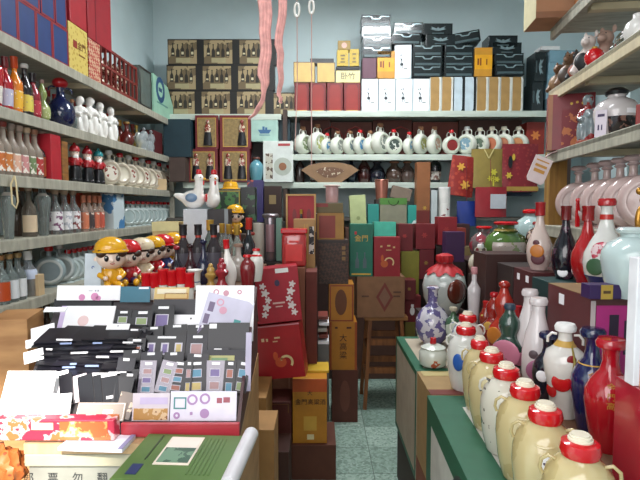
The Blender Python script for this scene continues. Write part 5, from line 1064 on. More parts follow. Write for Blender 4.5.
# ================================================================ RIGHT SHELVES
def RP(px, lv, off=.12):
    z = RZ[lv]; Y = solve(px, z, lambda y: XR(y)+off); return (XR(Y)+off, Y, z)
def Rr(key, b, px, lv, lab, cat, off=.12, rz=-42, group=None, scale=1): return inst(key, b, lab, cat, RP(px, lv, off), R(rz), group, scale)
rf = mt('#c6aca8', .22, coat=.5)
for i, px in enumerate((577, 593, 605, 618, 631, 647)):
    Rr('rf', flagon(.288, rf, mt('#c4aeac', .25, coat=.5), capk='ball', thick=.30, handle=False, ringm=rf), px, 3, ['large pinkish white round flagon at the far end, behind the red tag', 'large pinkish white round flagon second from the far end of the lowest right shelf', 'large pinkish white round flagon third from the far end', 'large pinkish white round flagon third from the right picture edge', 'large pinkish white round flagon second from the right picture edge', 'large pinkish white round flagon at the right picture edge'][i], 'flagon', off=.125, rz=-38, group='pinkish round flagons on the lowest right shelf')
rtg = thing('paper_tag', 'small bright red tag leaning on the farthest pinkish flagon', 'tag', (RP(574, 3, .05)[0], RP(574, 3, .05)[1]-.03, 1.48)); rtg.location.z = 1.406
MB().box((0, 0, .06), (.02, .012, .12), bev=.003).ell((0, 0, .125), .012).build('tag_body', REDC, rtg)
# gold emblem on the nearest flagon neighbour
ge = thing('gold_ornament', 'gilded dragon-like ornament standing before the flagon at the right picture edge', 'ornament', RP(640, 3, .02)); 
MB().ell((0, 0, .05), (.02, .012, .05)).ell((.01, 0, .12), (.016, .012, .02)).ell((-.008, 0, .15), (.012, .01, .014)).tube([(.015, 0, .03), (.03, 0, .07), (.02, 0, .1)], .006).build('body', mt('#b8863a', .3, .7), ge, True, remesh=.003)
# S2 shelf
p0 = RP(560, 2, .0)
rb2 = carton('gift_bag', 'dark red bag printed with orange figures at the middle right shelf end', 'bag', (1.262, 2.56, RZ[2]), (.21, .1, .275), mt('#7e1f28', .35), R(-20), deco=[('orange_figures', pot('#7a2028', '#b8683a', 22, .55, rough=.5, coat=0), rect(.3, .06, .96, .72)), ('gold_dots', GOLD, multi(disc(.5, .82, .03), disc(.62, .84, .03), disc(.74, .82, .03))), ('tan_side', mt('#a06a4a'), rect(0, 0, .1, 1))])
Rr('lady', statue(41, pot('#7a8488', '#8a2a2c', 14, .54), REDC, mt('#9a4a3a')), 587, 2, 'grey-robed porcelain lady with red headdress on the middle right shelf', 'figurine', off=.06, scale=1.0)
dj = Rr('bigj', lambda: (lambda o: (MB().lathe([(a*.095, z*.21) for a, z in PF['jar']], 32).build('body', pot('#c8c0c0', '#d4cccc', 5, .6), o, True), MB().lathe([((rad_at('jar', z)+.015)*.095, z*.21) for z in (.06, .15, .25, .35, .45)], 14, a0=R(-120), a1=R(20)).build('dark_relief', pot('#241c1c', '#7a5a50', 34, .55), o, True), MB().lathe([((rad_at('jar', z)+.02)*.095, z*.21) for z in (.5, .56, .6)], 8, a0=R(-75), a1=R(-35)).build('white_label', PAPER, o, True), MB().lathe([(.045, .2), (.05, .215), (.03, .23), (0, .232)], 20).build('lid', BLACK, o, True), o)[-1])(thing('round_jar', 'x', 'x', (0, 0, 0))), 615, 2, 'big round jar, pale above with a dark relief band, on the middle right shelf', 'jar', off=.11, rz=-20, scale=.92)
pc = thing('price_card', 'white price card with purple marks standing before the dark and pale round jar', 'card', RP(600, 2, .012), R(-40), tilt=(R(-6), 0))
MB().box((0, 0, .055), (.042, .003, .11)).build('card_sheet', mt('#d8ccd8', .5), pc); prnt(pc, (.042, .003, .11), 'price_marks', mt('#3a2a50'), multi(rect(.25, .25, .38, .45), rect(.55, .25, .65, .45), rect(.2, .75, .8, .85)))
Rr('redt', lambda: carton('gift_box', 'x', 'x', (0, 0, 0), (.1, .08, .075), mt('#8a2c28', .5)), 654, 2, 'low red box at the right picture edge of the middle right shelf', 'box', off=.08)
# hanging price tag at the shelf end
tg = thing('hanging_tag', 'large white and pink price tag hanging at the end of the middle right shelf', 'tag', P(539, 171, 2.45), R(0), tilt=(0, R(22)))
MB().poly([(-.035, 0, -.06), (-.045, 0, -.045), (-.045, 0, .07), (.045, 0, .07), (.045, 0, -.045), (.035, 0, -.06)], (0, 1, 0), .003).build('tag_sheet', mt('#dccaca', .5), tg)
MB().box((0, -.001, .025), (.06, .002, .012)).box((0, -.001, 0), (.055, .002, .016)).box((0, -.001, .05), (.065, .002, .006)).build('printed_lines', mt('#c8924a'), tg)
MB().tube([(0, 0, .07), (.02, 0, .1), (.05, .02, .125)], .0025).build('tag_string', mt('#c0a0a0'), tg)
# S1 shelf : toys
toys = [(556, '#6a4a30', '#8a6a4a', 'brown seated animal toy at the far end of the upper right shelf', .12, 0), (566, '#7a5a44', '#4a3a30', 'brown and black toy figure second from the far end of the upper right shelf', .13, 1),
 (575, '#1c1c20', '#a0523a', 'black-and-rust toy animal beside the white one', .11, 2), (584, '#d6c8c2', '#1a1a1c', 'white and black plush-like toy with dark belly', .14, 3), (600, '#b8988a', '#d8ccc8', 'pale brown horse-like toy rearing above the others', .16, 4)]
def toy(c1, c2, h, seed):
    def b():
        rn = random.Random(seed); o = thing('toy_animal', 'x', 'x', (0, 0, 0)); s = h/.15
        MB().ell((0, 0, .05*s), (.04*s, .035*s, .05*s)).tube([(.01, 0, .08*s), (.02*s, -.01*s, .115*s)], .02*s).ell((.02*s, -.02*s, .12*s), (.026*s, .03*s, .024*s)).ell((.022*s, -.05*s, .112*s), (.014*s, .018*s, .012*s)).ell((.002*s, 0, .15*s), (.008*s, .006*s, .014*s)).ell((.04*s, 0, .15*s), (.008*s, .006*s, .014*s)).tube([(-.02*s, -.01, .05*s), (-.03*s, -.035*s, .0*s+.01)], .013*s).tube([(.02*s, -.01, .05*s), (.03*s, -.035*s, .01)], .013*s).build('body', mt(c1, .5), o, True, remesh=.004)
        MB().ell((.0, -.02*s, .05*s), (.03*s, .02*s, .035*s)).build('belly_patch', mt(c2, .5), o, True)
        MB().ell((.013*s, -.043*s, .128*s), .003).ell((.03*s, -.043*s, .128*s), .003).build('eye', BLACK, o, True)
        return o
    return b
toys += [(562, '#4a3426', '#8a2a24', 'dark brown toy animal behind the first brown seated one', .15, 5), (571, '#8a6a58', '#3a2a2a', 'pinkish brown toy figure at the back of the toy row', .16, 6), (590, '#c8b8ae', '#8a2a2a', 'cream toy animal with a red belly behind the red ball', .17, 7), (610, '#a8988a', '#5a4038', 'grey-brown toy animal lying behind the green bottle', .15, 8)]
for px, c1, c2, lab, h, sd_ in toys: Rr('toy%d' % sd_, toy(c1, c2, h, sd_), px, 1, lab, 'toy', off=.06 if sd_ < 4 else (.14 if sd_ < 7 else .26), rz=-50, scale=1.3)
Rr('rball', lambda: (lambda o: (MB().ell((0, 0, .04), .04, 20).build('body', REDC, o, True), MB().lathe([(.01, .078), (.012, .085), (0, .087)], 12).build('knob', GOLD, o, True), o)[-1])(thing('red_ball_ornament', 'x', 'x', (0, 0, 0))), 594, 1, 'round bright red ball ornament beside the green bottle on its side', 'ornament', off=.04)
gl = thing('wine_bottle', 'dark green bottle lying on its side with a white and red label, upper right shelf', 'bottle', (XR(1.98)+.07, 1.98, RZ[1]+.041), R(173), tilt=(0, 0))
MB().lathe([(a*.04, z*.26-.13) for a, z in PF['wine']], 24, M=Matrix.Rotation(math.pi/2, 4, 'X')).build('body', mt('#2f3a2c', .2, coat=.6), gl, True)
MB().lathe([(.0407, -.09), (.0407, -.03)], 12, M=Matrix.Rotation(math.pi/2, 4, 'X'), a0=R(0), a1=R(360*.99)).build('label', pot('#d8d0d0', '#a82430', 30, .6, rough=.4, coat=0), gl, True)
Rr('blkt', lambda: (lambda o: (MB().lathe([(0, 0), (.04, 0), (.045, .05), (.02, .09), (.014, .12), (0, .125)], 20).build('body', BLACK, o, True), MB().ell((0, 0, .14), .022).build('head', SKIN, o, True), o)[-1])(thing('black_robed_figurine', 'x', 'x', (0, 0, 0))), 620, 1, 'black-robed figurine with a pale head behind the green bottle', 'figurine', off=.22)
Rr('whc', bottle('squat', .1, .05, mt('#d8d4d0', .3, coat=.3), None), 638, 1, 'white rounded cup at the right picture edge of the upper right shelf', 'cup', off=.06)
Rr('rbx', lambda: carton('gift_box', 'x', 'x', (0, 0, 0), (.2, .08, .1), pot('#8a4a2c', '#c8a068', 20, .5, rough=.5, coat=0)), 637, 1, 'orange-brown picture box at the back of the upper right shelf', 'box', off=.28, rz=-83)
# T shelf cartons
carton('carton', 'tan cardboard carton overhanging the far end of the highest right shelf', 'carton', (1.28, 2.60, RZ[0]+.001), (.42, .2, .3), mt('#a8795a', .8), R(-6), deco=[('pale_side', mt('#b3a883', .8), rect(0, 0, 1, 1), 'L'), ('dark_tape', mt('#8a5f46'), rect(0, .0, 1, .1))], )
carton('carton', 'orange-brown carton behind the edge of the highest right shelf, nearer the camera', 'carton', (1.33, 2.28, RZ[0]+.001), (.3, .24, .28), mt('#a8622c', .8), R(-6))
# ================================================================ LEFT DISPLAY TABLE
dtz = 1.15
dt = thing('display_table', 'dark wooden table behind the stamp tray holding child figurines and bottles', 'table', (-.655, 2.55, 0))
MB().box((0, 0, dtz-.015), (.65, 1.06, .03), bev=.004).build('table_top', wood('#5a4030', '#7a5a44', (2, 10, 2)), dt)
for sx in (-1, 1):
    for sy in (-1, 1): MB().box((sx*.29, sy*.48, (dtz-.03)/2), (.05, .05, dtz-.03)).build('leg', wood('#5a4030', '#7a5a44', (8, 8, 2)), dt)
def D(key, b, px, Y, lab, cat, rz=15, group=None, z=dtz, scale=1, tilt=(0, 0)): return inst(key, b, lab, cat, ((px-320)/500*Y, Y, z+.0005), R(rz), group, scale, tilt)
cream = mt('#dccbaa', .3, coat=.4)
kidsl = [(110, 2.13, YEL, YEL, True, 'child figurine in a big yellow hard hat and yellow coat, front of the row'), (127, 2.26, REDC, mt('#b8202a', .25, coat=.5), False, 'child figurine in a round red cap and red coat, second in the row'),
 (141, 2.39, cream, cream, False, 'child figurine with cream bonnet, third in the row'), (152.5, 2.51, YEL, REDC, False, 'child figurine with yellow cap and red coat, fourth in the row'), (162, 2.63, REDC, mt('#263a7a', .3, coat=.4), True, 'child figurine in a red brimmed hat, fifth in the row'), (173, 2.76, YEL, YEL, True, 'child figurine in a yellow brimmed hat at the far end of the row')]
for i, (px, Y, h_, c_, br, lab) in enumerate(kidsl):
    D('kid%d' % i, child(h_, c_, mt('#2a3468', .3, coat=.4) if i in (1, 3, 4) else c_, br), px, Y, lab, 'figurine', rz=28, group='seated child figurines', scale=(1.02, .93, .93, .94, .95, .96)[i])
# boxes at rear
wbx = B(183, 209, 207, 280, 2.86, .13, 'gift_box', 'white box below the standing rooster figurines', mt('#c9cdd4', .5), z=dtz+.0005)
B(207.5, 209, 228, 280, 2.88, .13, 'gift_box', 'black box with a small red and white mark beside the white box', mt('#2a2426', .5), z=dtz+.0005, deco=[('white_mark', PAPER, rect(.35, .6, .6, .72)), ('grey_edge', mt('#8a9094'), rect(.82, 0, 1, 1))])
rz_ = P(200, 209, 2.86).z
D('ro1', rooster(mt('#6f8aa8', .3)), 194, 2.94, 'white rooster figurine with a blue-grey wing and red comb, left one', 'figurine', rz=8, z=rz_, scale=.92) 
D('ro2', rooster(REDC), 213, 2.93, 'white rooster figurine with a red wing and red comb, right one', 'figurine', rz=-62, z=rz_, scale=.9)
yc = B(152, 222, 179, 262, 2.9, .14, 'carton', 'pale yellow carton with open top flap behind the child figurines', mt('#cdb27c', .6), z=dtz+.0005, cat='carton', deco=[('yellow_flap', mt('#dcd09a', .6), rect(0, .8, 1, 1), 'F', .006), ('printed_line', mt('#b08050'), rect(.15, .6, .7, .64))])
# green leaf picture box
gpb = B(214, 190.5, 240, 222, 3.35, .1, 'gift_box', 'yellow-rimmed picture box of green leaves beside the roosters', pot('#1d3a24', '#4f8a4a', 26, .5, rough=.4, coat=0), z=Z(222, 4.05) if False else P(0, 222, 3.35).z, deco=[('yellow_rim', mt('#b09a40'), frame(0, 0, 1, 1, .05)), ('pictured_glasses', mt('#8aa498', .3), multi(btl(.35, .08, .2, .34), btl(.72, .08, .2, .34)), 'F', .002)])
B(240.5, 187, 255, 222, 3.36, .1, 'gift_box', 'dark green picture box standing right of the yellow-rimmed one', pot('#10181a', '#3a6a44', 20, .56, rough=.4, coat=0), z=P(0, 222, 3.36).z)
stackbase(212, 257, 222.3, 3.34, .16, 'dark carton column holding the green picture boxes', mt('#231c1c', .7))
hh = D('hh', lambda: (lambda o: (MB().lathe([(.001, .075), (.05, .07), (.062, .045), (.066, .02), (.085, .012), (.085, .006), (.064, .004), (0, .004)], 28).build('hat_shell', YEL, o, True), MB().box((0, 0, .07), (.012, .1, .02), bev=.004).build('ridge', YEL, o, True), o)[-1])(thing('toy_hard_hat', 'x', 'x', (0, 0, 0))), 231, 3.4, 'small yellow hard hat sitting on the leaf picture box', 'hat', z=P(0, 190, 3.36).z, scale=.8)
D('tail', child(YEL, YEL, YEL, True), 235, 3.16, 'small yellow-clad child figurine before the leaf picture boxes', 'figurine', z=1.33, scale=.85)
carton('carton', 'small brown carton carrying the lone yellow child figurine', 'carton', (-.535, 3.17, 0), (.16, .15, 1.33), mt('#3a2a20', .7))
# bottle rows
for i, (px, Y) in enumerate(((183, 2.42), (198, 2.44), (213.5, 2.46))):
    D('rw%d' % (i % 2), bottle('wine', .255, .037, glass('#4a4448', .05, .35), mt('#1c1a1e'), 'tall', pot('#55525c', '#b8b4bc', 24, .6, rough=.3, coat=0), (.1, .5), 170, neck=mt('#b03a2c', .4)), px, Y, ['dark grey bottle with red neck band in front of the white box, left of three', 'dark grey bottle with red neck band, middle of three', 'dark grey bottle with red neck band, right of three'][i], 'bottle', group='dark grey bottles with red neck bands')
for i, (px, Y, cc) in enumerate(((229, 2.62, '#c8b070'), (237, 2.52, '#c8b070'), (222, 2.72, '#c8b070'))):
    D('clr', bottle('wine', .25, .031, glass('#c8ccc4', .05, .75), GOLD, 'tall', pot('#b8b0a8', '#7a4a40', 26, .6, rough=.4, coat=0), (.1, .42)), px, Y, ['clear bottle with gold top between the dark bottles and the slim black one', 'clear bottle with gold top just left of the slim black one', 'clear bottle with gold top behind the others by the black box'][i], 'bottle', group='gold-topped clear bottles')
D('gdr', bottle('wine', .27, .04, glass('#8a9a94', .06, .5), GOLD, 'tall'), 210, 2.68, 'grey-green bottle behind the right dark grey bottle', 'bottle')
D('blr', bottle('slim', .285, .036, mt('#14141c', .1, coat=.9), mt('#b02a24', .25, coat=.5), 'tall', mt('#1c2438', .3), (.1, .35)), 247, 2.5, 'slim black bottle with a long red neck at the table edge', 'bottle', tilt=(0, R(2)))
for i, (px, Y, h) in enumerate(((203, 2.26, .19), (176, 2.3, .16), (190, 2.28, .17))):
    D('dk%d' % i, bottle('pear', h, .034, mt(('#1a1c3c', '#241a24', '#3a1620')[i], .12, coat=.8), mt(('#1a1c3c', '#8a1c28', '#2a1218')[i], .2), 'ball'), px, Y, ['small navy bottle behind the golden spool', 'small black bottle with dark red stopper before the yellow carton', 'small dark maroon bottle in front of the dark grey bottles'][i], 'bottle')
# small figurines / spools in front
spool = lambda m: (lambda: (lambda o: (MB().lathe([(0, 0), (.024, 0), (.026, .01), (.014, .03), (.014, .045), (.024, .055), (.026, .066), (.016, .075), (.018, .09), (.01, .1), (0, .102)], 22).build('body', m, o, True), MB().ell((0, 0, .105), .011).build('knob', m, o, True), o)[-1])(thing('turned_ornament', 'x', 'x', (0, 0, 0))))
D('sp1', spool(mt('#b8934a', .3, coat=.4)), 210, 2.12, 'golden turned wooden spool ornament', 'ornament', scale=.95)
D('sp2', spool(mt('#9a2430', .25, coat=.5)), 221, 2.12, 'dark red turned wooden spool ornament beside the golden one', 'ornament', scale=1.15)
D('wrc', bottle('pear', .2, .036, PORC, REDC, 'tall', sx=.8), 229, 2.2, 'white long-necked bottle with a red cap right of the red spool', 'bottle', tilt=(0, R(-4)))
D('wcup', lambda: (lambda o: (MB().lathe([(0, 0), (.026, 0), (.03, .004), (.022, .03), (.024, .07), (.034, .085), (.03, .086), (.02, .07), (0, .06)], 24).build('cup_body', PORC, o, True), MB().lathe([(.0215, .03), (.023, .035), (.0218, .04)], 20).build('rim_line', mt('#6a7aa0'), o, True), o)[-1])(thing('white_cup', 'x', 'x', (0, 0, 0))), 194, 2.1, 'white waisted porcelain cup right of the red caps', 'cup')
D('wrj', bottle('jar', .15, .034, PORC, REDC, 'round', neck=REDC), 256, 2.35, 'small white jar with a red cap at the right corner of the display table', 'jar')
D('gwp', bottle('pear', .2, .05, pot('#b9c4b6', '#3a6a50', 18, .58), mt('#8a2a22'), 'round'), 251, 2.85, 'pale green painted pot with a red stopper behind the slim black bottle', 'pot')
D('rnb', bottle('jar', .14, .034, mt('#7c1c22', .2, coat=.6), REDC, 'round'), 247, 2.15, 'small dark red jar near the front right corner of the display table', 'jar')
D('brd', bottle('globe', .17, .045, mt('#b0a49c', .2, coat=.5), mt('#8a6a5a'), 'round'), 238, 2.36, 'greyish round bottle with brown stopper beside the white long-necked one', 'bottle')
D('lay', bottle('wine', .2, .03, glass('#9aa08c', .08, .5), mt('#b04038', .4), 'tall'), 238, 2.74, 'small smoky bottle with a red top near the table\'s right edge', 'bottle')
# ---- stamp counter
kz = .95
ctr = thing('sales_counter', 'wooden counter with a pale front board carrying black characters', 'counter', (-.44, 1.54, 0))
MB().poly([(-.25, -.41, kz-.024), (.25, -.41, kz-.024), (.19, .42, kz-.024), (-.56, .42, kz-.024), (-.3, -.25, kz-.024)], (0, 0, 1), .024).build('counter_top', wood('#a9855e', '#c9a67e', (10, 2, 2)), ctr)
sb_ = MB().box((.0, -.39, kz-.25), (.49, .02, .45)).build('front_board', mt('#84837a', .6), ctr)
MB().box((0, -.405, kz-.04), (.5, .012, .03), bev=.003).build('moulding', mt('#a39c86', .6), ctr)
for sx in (-1, 1): MB().box((sx*.205, .02, (kz-.024)/2), (.03, .76, kz-.024), (0, 0, R(3.5) if sx > 0 else 0)).build('side_panel', wood('#9a7248', '#b78a5c', (2, 2, 8)), ctr)
for i, ch in enumerate('郵票勿翻閱'):
    p = P(28.5+24.7*i, 478, 1.14)
    text(ctr, ch, .026, Matrix.Translation((p.x+.44, -.4015, p.z)) @ Matrix.Rotation(math.pi/2, 4, 'X'), mt('#26282a', .6), 'painted_character')
# red caps = bottles standing behind the tray
for i, (px, Y, h) in enumerate(((147, 1.955, .2), (156, 1.95, .215), (165, 1.955, .225), (174.5, 1.95, .23), (183.5, 1.955, .205), (161, 2.0, .24), (171, 2.0, .245), (181, 2.0, .235))) if False else enumerate(((145, 1.93, .305), (153.5, 1.93, .305), (162, 1.93, .32), (171, 1.93, .315), (180, 1.93, .325), (188.5, 1.93, .305))):
    inst('rc%d' % i, bottle('can', h*.93, .0155, PORC, REDC, 'tall'), 'small bottle with a bright red cap showing above the stamp tray, %s from the left' % ORD[i], 'bottle', ((px-320)/500*Y, Y, kz+.0005), 0, 'red-capped bottles behind the tray')
# ---- tray with sloping bed
TX0, TX1, TY0, TY1 = -.985, -.2, 1.17, 1.86
TXF = -.745; TXB = -.245
def bedz(Y): return .972+(Y-1.2)*.27
def bedY(v): return .854/(.27+(v-207)/500)
tr = thing('stamp_tray', 'long red-fronted tray with dark sloping sides full of stamp packets', 'tray', (0, 0, 0))
mb = MB(); vv = [mb.bm.verts.new(c) for c in ((TXF, TY0, kz+.001), (TX1, TY0, kz+.001), (TXB, TY1, kz+.001), (TX0, TY1, kz+.001), (TXF, TY0, bedz(TY0)-.006), (TX1, TY0, bedz(TY0)-.006), (TXB, TY1, bedz(TY1)-.006), (TX0, TY1, bedz(TY1)-.006))]
for f_ in ((0, 1, 2, 3), (4, 5, 6, 7), (0, 1, 5, 4), (1, 2, 6, 5), (2, 3, 7, 6), (3, 0, 4, 7)): mb.bm.faces.new([vv[k_] for k_ in f_])
mb.build('sloping_bed', mt('#3c3638', .7), tr)
mb = MB(); mb.poly([(TX1, TY0, kz+.001), (TXB, TY1+.01, kz+.001), (TXB, TY1+.01, 1.2), (TX1-.0065, TY0+.1, 1.03), (TX1, TY0, .985)], (1, 0.08, 0), .008)
mb.build('side_wall', mt('#4a2a2c', .5), tr)
MB().box(((TX0+TXB)/2, TY1+.006, (kz+1.15)/2), (TXB-TX0, .008, 1.15-kz)).build('back_wall', mt('#4a2a2c', .5), tr)
MB().box(((-.475+TX1)/2+.004, TY0-.006, kz+.019), (TX1+.475+.008, .01, .034), bev=.002).build('front_edge', mt('#b23440', .35, coat=.3), tr)
pb_ = thing('printed_box_front', 'red, white and orange patterned box edge at the front left of the tray', 'box', (-.62, TY0-.03, kz+.0105))
MB().box((0, 0, .025), (.29, .035, .05), bev=.003).build('box_body', pot('#a82840', '#cf9c9c', 26, .5, '#b86438', rough=.4, coat=.1), pb_)
MB().box((.075, -.0185, .028), (.11, .002, .036)).build('orange_panel', pot('#b8562c', '#c88850', 36, .5, '#d0a888', rough=.4, coat=.1), pb_)
MB().box((-.02, -.0185, .035), (.05, .002, .016)).build('cream_panel', mt('#dcc09a', .5), pb_)
BK = mt('#121118', .38); BK2 = mt('#1a1823', .4); LIL = mt('#d9d2e4', .5); WH = mt('#f4f1f4', .45, var=.03)
STM = [mt(c, .5) for c in ('#b08a8a', '#5a8fa8', '#8a9a6a', '#a86a5a', '#c8b070', '#7a6a9a')]
rnd = random.Random(5)
def card(name, label, x0, y0, x1, y1, lean, mat, deco=(), th=.004, yaw=0, group=None, cat='stamp packet', dz=.001, roll=0):
    Y = bedY(y1); z0 = bedz(Y)+dz; a = R(lean); k = (y0-207)/500
    h = max(.02, (1.5-k*Y-z0)/(math.cos(a)+k*math.sin(a))); Xa, Xb = (x0-320)/500*Y, (x1-320)/500*Y
    o = thing(name, label, cat, ((Xa+Xb)/2, Y, z0), R(yaw), group, (-a, R(roll)))
    w_ = Xb-Xa; MB().box((0, 0, h/2), (w_, th, h)).build('sleeve', mat, o)
    for q in deco: prnt(o, (w_, th, h), *q, t=.0008) if len(q) < 4 else prnt(o, (w_, th, h), *q)
    return o
def stmp(u0, v0, u1, v1, m): return ('stamp', m, rect(u0, v0, u1, v1))
def lb_(u0, v0, u1, v1): return ('white_label', WH, rect(u0, v0, u1, v1))
SP = 'stamp_packet'
# back row
card('folder', 'large white folder standing at the back left of the tray with pink flower print', 54, 286, 118, 310, 12, WH, [('pink_print', mt('#d88ab8'), multi(disc(.4, .2, .05), disc(.6, .25, .06), disc(.66, .15, .04))), ('pencil_mark', mt('#9a94a8'), multi(rect(.5, .62, .56, .66), rect(.6, .6, .62, .7), rect(.64, .6, .66, .7)))], cat='folder', dz=.03)
card('folder', 'blue-green folder beside the white one at the back of the tray', 118, 287, 148, 312, 12, mt('#236a80', .4), [('white_label', WH, rect(.62, .84, .95, .96))], cat='folder', dz=.03)
card('album_box', 'yellow and cream framed card box behind the tray centre', 152, 288, 187, 312, 20, mt('#d8b878', .5), [('cream_panel', mt('#e8dcc0'), rect(.08, .55, .92, .9)), ('orange_frame', mt('#b07a30'), frame(.3, .2, .98, .62, .03))], cat='card', dz=.03)
card('envelope', 'very large white envelope with postmarks at the back right of the tray', 192, 286, 252, 344, 14, WH, [('postmark', mt('#c48a9a'), multi(ring(.35, .88, .03, .05), disc(.52, .86, .05), ring(.75, .88, .02, .04)))], cat='envelope')
card('envelope', 'white first-day cover with a blue-green stamp, tilted in front of the largest envelope', 192, 297, 241, 348, 20, mt('#c9c4d8', .5), [('postage_stamp', mt('#3a9090'), rect(.68, .42, .82, .58)), ('pink_postmark', mt('#d49ab0'), multi(disc(.4, .7, .08), ring(.3, .85, .05, .08))), ('film_strip', mt('#6a5a7a'), multi(rect(.02, .1, .14, .3), rect(.05, .36, .16, .56), rect(.08, .62, .2, .82)))], cat='envelope', roll=14)
card('envelope', 'white sheet with a faint pink circle in the middle left of the tray', 52, 307, 108, 336, 30, WH, [('pink_circle', mt('#e8c8c8'), disc(.45, .45, .1)), ('lilac_edge', mt('#cdb8dc'), rect(0, 0, .09, 1))], cat='envelope')
card('album', 'long black album edge lying between the two white sheets', 52, 300, 110, 308, 20, BK, (), .02, cat='album')
def sleeve(label, x0, y0, x1, y1, lean, nst=2, cols=1, yaw=0, roll=0, m=None, group=None):
    d = [lb_(.3, .86, .75, .95)]
    for c in range(cols):
        for r_ in range(nst):
            u = (c+.5)/cols; v = (r_+.5)/nst*.8; d.append(stmp(u-.24/cols, v-.22/nst, u+.24/cols, v+.24/nst, rnd.choice(STM)))
            d.append(('stamp_border', mt('#cfc8d4', .5), frame(u-.28/cols, v-.25/nst, u+.28/cols, v+.27/nst, .035), 'F', .0012))
    return card(SP, label, x0, y0, x1, y1, lean, m or BK, d, yaw=yaw, roll=roll, group=group)
sleeve('black sleeve of stamps right of the white sheet, with blue and pink stamps', 109, 311, 126, 338, 25)
sleeve('black sleeve with pink and blue stamps left of the torn white strip', 126, 311, 147, 342, 25)
sleeve('black sleeve in the middle of the tray behind the torn white strip', 146, 306, 170, 336, 25, 1)
card('paper_strip', 'white notched paper strip across the black sleeves in the tray centre', 165, 316, 212, 333, 35, WH, [('dark_dot', BK, disc(.48, .75, .02))], cat='paper')
card(SP, 'wide black sleeve behind the notched white strip', 150, 300, 214, 322, 20, BK2)
card('album', 'big black stamp album with a white label and a blue-white strip, tray right', 205, 324, 247, 366, 18, BK, [('white_label', WH, rect(.02, .85, .2, .97)), ('pale_strip', mt('#a8c8cc'), rect(.1, .12, .62, .26)), ('red_stamp', mt('#c85a5a'), rect(-.0, .1, .06, .26))], .01, cat='album')
card('album', 'black album page with a yellow-green landscape sheet, right front', 199, 352, 246, 378, 28, BK2, [('yellow_sheet', mt('#b8b478'), rect(.06, .2, .7, .75)), ('green_patch', mt('#7a9a70'), rect(.2, .4, .55, .65), 'F', .0016)], .008, cat='album')
sleeve('black sleeve with small pictures and yellow edge below the notched strip', 140, 337, 182, 362, 25, 1, 3)
sleeve('black sleeve with two white labels in the middle, left of the big album', 182, 336, 204, 366, 25, 1, 1, m=BK2)
sleeve('dark plastic sleeve with stamps beside the deep black pile', 121, 340, 140, 366, 25, 1, 1)
# sleeve row
xs = [(133, 150, 0), (150, 166, 12), (163, 180, 6), (180, 188, 0), (184, 203, -3), (202, 221, 0), (220, 232, 2), (230, 244, 8)]
nm = ['clear sleeve of three stamps at the left of the upright row', 'clear sleeve of three stamps leaning to the right', 'black sleeve with green and pink stamps, third of the upright row', 'narrow sleeve seen edge-on in the upright row', 'black sleeve holding a pair of brown figure stamps', 'pinkish clear sleeve with a pale stamp pair', 'thin black sleeve near the tray side', 'black sleeve with a blue-framed stamp against the tray side']
for i, (a, b, rl_) in enumerate(xs): sleeve(nm[i], a, 363, b, 399-i % 3, 22, 3 if i < 3 else 2, 1, roll=rl_, m=(BK, mt('#8d8492', .2, coat=.5))[i in (0, 1, 5)])
card('postcard', 'card with an orange-brown flower picture at the front left of the white first-day cover', 127, 397, 165, 428, 12, mt('#d8ccd4', .4), [('picture', pot('#b88848', '#d8b890', 30, .5, '#8a5a30', rough=.4, coat=.2), rect(.04, .03, .96, .45)), ('pale_panel', mt('#c8b8d8'), rect(.2, .6, .95, .85))], cat='postcard', dz=.003)
card('envelope', 'white first-day cover with stamps and pink postmarks at the tray front', 166, 395, 234, 428, 12, mt('#e9e3f2', .45), [('green_framed_stamp', mt('#4a8a88'), frame(.05, .4, .24, .8, .02)), ('purple_postmark', mt('#b08ab8'), multi(ring(.33, .72, .05, .08), ring(.52, .75, .05, .08), disc(.52, .25, .07), ring(.1, .18, .02, .05), rect(.3, .2, .34, .3))), ('red_stamps', mt('#a85a68'), multi(rect(.7, .6, .78, .78), rect(.8, .62, .9, .8)))], cat='envelope', dz=.003)
PL = sorted([(118, 140, 330, 352), (138, 160, 328, 350), (160, 184, 326, 348), (184, 206, 326, 350), (122, 142, 318, 338), (204, 226, 350, 374), (118, 136, 352, 378), (136, 158, 354, 380), (160, 180, 354, 380), (182, 204, 356, 382), (126, 146, 372, 392), (150, 172, 374, 396), (172, 200, 374, 396), (202, 228, 374, 396), (224, 244, 372, 394), (112, 130, 376, 402), (110, 128, 360, 386), (212, 240, 336, 360)])
for i, (x0, x1, y0, y1) in enumerate(PL):
    card(SP, 'plain black stamp sleeve, %s from the left at %s of the tray' % (ORD[[q for q in PL if (q[3]//20) == (y1//20)].index((x0, x1, y0, y1))], {16: 'the back', 17: 'the back middle', 18: 'the middle', 19: 'the front middle', 20: 'the front left'}[y1//20]), x0, y0, x1, y1, 24, BK if i % 3 else BK2, [lb_(.3+.1*(i % 3), .86, .65+.1*(i % 3), .97)], roll=rnd.uniform(-4, 4), group='plain black sleeves packed in the tray')
card('white_board', 'narrow lilac sheet standing along the right tray side', 243, 334, 249, 396, 14, mt('#b9b0c6', .5), cat='paper')
